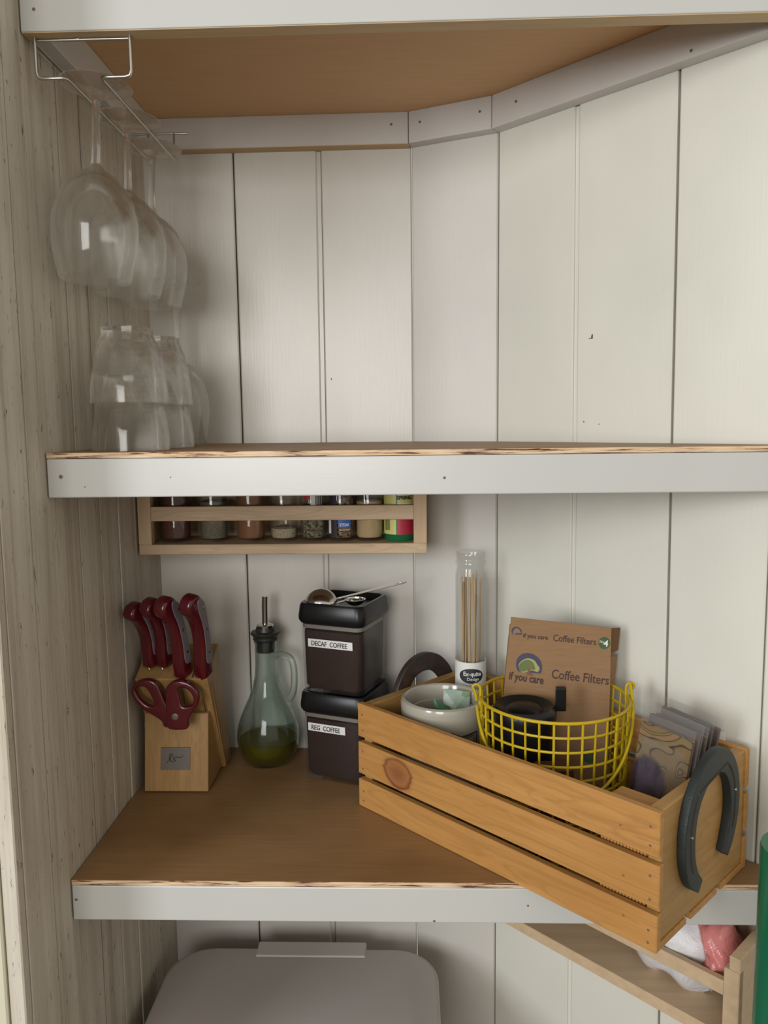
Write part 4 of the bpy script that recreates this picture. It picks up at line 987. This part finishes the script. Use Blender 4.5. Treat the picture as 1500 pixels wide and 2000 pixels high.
# ------------------------------------------------------------------ below the lower shelf
zL = -.26
bn_ = thing('waste_bin', 'pale grey plastic bin with a flat rounded lid under the lower shelf', 'bin', (.2, .12, FL))
def bin_poly(i, r=.055): return rr_poly(.019+i, -.06+i, .378-i, .266-i, r, 8)
obj('bin_body', loft([(bin_poly(.055, .04), FL+.001), (bin_poly(.05, .04), FL+.01), (bin_poly(.012, .05), zL-.035), (bin_poly(.012, .05), zL-.02)]), 'bin', bn_)
obj('lid', loft([(bin_poly(.004), zL-.022), (bin_poly(.0), zL-.018), (bin_poly(0), zL-.006), (bin_poly(.002), zL-.0015), (bin_poly(.006, .053), zL)]), 'bin', bn_)
hq0, hq1 = onZ(503, 1850, zL+.002), onZ(715, 1856, zL+.002)
obj('hinge_tab', box(hq0.x, .246, zL-.01, hq1.x, .276, zL+.0018, .0022, 3), 'bin', bn_)
# lower wall rack on the angled wall
d_, n_ = DR, n3
off_ = .085
A_ = P2+n_*off_
def RK(s, o_, z): q_ = P2+d_*s+n_*o_; return Vector((q_.x, q_.y, z))
def rbox(s0, s1, o0, o1, za, zc, bev=.0008):
    return hexa([RK(s0, o0, za), RK(s1, o0, za), RK(s1, o1, za), RK(s0, o1, za), RK(s0, o0, zc), RK(s1, o0, zc), RK(s1, o1, zc), RK(s0, o1, zc)], bev)
lr = thing('wall_rack', 'pale wooden wall rack on the angled wall below the lower shelf', 'rack', RK(.2, 0, -.155), 0)
sE = (Vector((onV(tuple(A_), tuple(A_+d_), 1444, 1917)[:2]))-P2).dot(d_)
sP = (Vector((onV(tuple(A_), tuple(A_+d_), 1414, 1900)[:2]))-P2).dot(d_)
mt['rackR'] = wood('rack_pine_angled', (.50, .36, .22), (.58, .43, .28), 'X', 120, .5, False, bs=.05)
obj('bottom_board', rbox(-.02, sE, .001, off_, -.151, -.138), 'rackR', lr)
obj('back_panel', rbox(-.01, sE, .0005, .004, -.138, -.055), 'rackR', lr)
obj('side_panel', rbox(sP+.004, sE, .004, off_-.001, -.138, -.055), 'rackR', lr)
obj('front_post', rbox(sP, sE, off_-.010, off_+.001, -.138, -.068), 'rackR', lr)
obj('side_panel', rbox(-.02, -.008, .004, off_-.001, -.138, -.055), 'rackR', lr)
obj('front_post', rbox(-.02, -.006, off_-.010, off_+.001, -.138, -.068), 'rackR', lr)
obj('front_rail', rbox(-.006, sP, off_-.009, off_-.001, -.099, -.084), 'rackR', lr)
# plastic bags stuffed in the rack
m, nt, b = newmat('white_bag'); b.inputs['Base Color'].default_value = (.62, .61, .62, 1); b.inputs['Roughness'].default_value = .35
bump(nt, b, noise(nt, coords(nt, (40, 40, 40)), 1, 4, .6, 1), .6, .004); mt['bag'] = m
m, nt, b = newmat('pink_bag'); b.inputs['Base Color'].default_value = (.62, .21, .20, 1); b.inputs['Roughness'].default_value = .2
bump(nt, b, noise(nt, coords(nt, (50, 50, 50)), 1, 3, .6, 1), .6, .004); mt['pinkbag'] = m
def bag(label, s0, s1, za, zc, o0, o1, seed, mat, name='plastic_bag', droop=None):
    random.seed(seed); nx_, nz_ = 22, 12; vs_, fs = [], []
    ph = [random.uniform(0, 6) for _ in range(6)]
    def wob(a, b__): return .5*math.sin(a*9+ph[0]+2*math.sin(b__*5+ph[1]))+.35*math.sin(a*21+b__*11+ph[2])+.25*math.sin(b__*17-a*7+ph[3])
    for side in (0, 1):
        for j in range(nz_+1):
            for i in range(nx_+1):
                a, b__ = i/nx_, j/nz_; s = s0+(s1-s0)*a+.006*math.sin(b__*7+ph[4]); 
                low = za+(droop(a) if droop else 0)
                z_ = low+(zc-low)*b__+.004*wob(b__, a); bulge = math.sin(PI*min(1, max(0, a)))**.5*math.sin(PI*b__)**.5
                mid_ = (o0+o1)/2; o_ = mid_+((o1-o0)/2*bulge+.004*wob(a, b__)*bulge)*(1 if side else -1)
                vs_.append(RK(s, o_, z_))
    st_ = (nx_+1)*(nz_+1)
    for side in (0, 1):
        for j in range(nz_):
            for i in range(nx_):
                a = side*st_+j*(nx_+1)+i; fs.append((a, a+1, a+nx_+2, a+nx_+1))
    me = mesh_from(vs_, fs, True); bm = bmesh.new(); bm.from_mesh(me); bmesh.ops.remove_doubles(bm, verts=bm.verts, dist=.0004); bmesh.ops.recalc_face_normals(bm, faces=bm.faces); bm.to_mesh(me); bm.free(); autosmooth(me, 60)
    return single(name, me, mat, label, 'plastic bag', RK((s0+s1)/2, (o0+o1)/2, za))
bag('crumpled white plastic bag in the lower wall rack, drooping beside the pink one', .222, .322, -.137, -.046, .012, .0745, 3, 'bag', droop=lambda a: .030*max(0, 1-a/.35)+.004*math.sin(a*14))
bag('smaller white plastic bag further left in the lower rack, above the empty board', .115, .226, -.126, -.047, .014, .0745, 8, 'bag', droop=lambda a: .028*(1-a)**1.5)
bag('glossy pink plastic bag folded at the right end of the lower rack', .308, sP-.003, -.112, -.047, .018, .0745, 5, 'pinkbag')
# green tube at the right edge
gq = onY(1499, 1700, -.15); gr = .030
q1 = onY(1499, 1690, -.16); q2 = onY(1474, 2000, -.16)
gx = q1.x+gr-.0065; gx2 = gx-.001
single('green_tube', lathe([(0, 0), (gr*.9, 0), (gr*.92, .004), (gr, .2), (gr, .985), (gr*.98, .988), (0, .988)], (gx+.003, -.16, FL+.0005), 40), 'green', 'tall green plastic cylinder standing at the far right edge of the view', 'container', (gx+.003, -.16, FL+.0005))
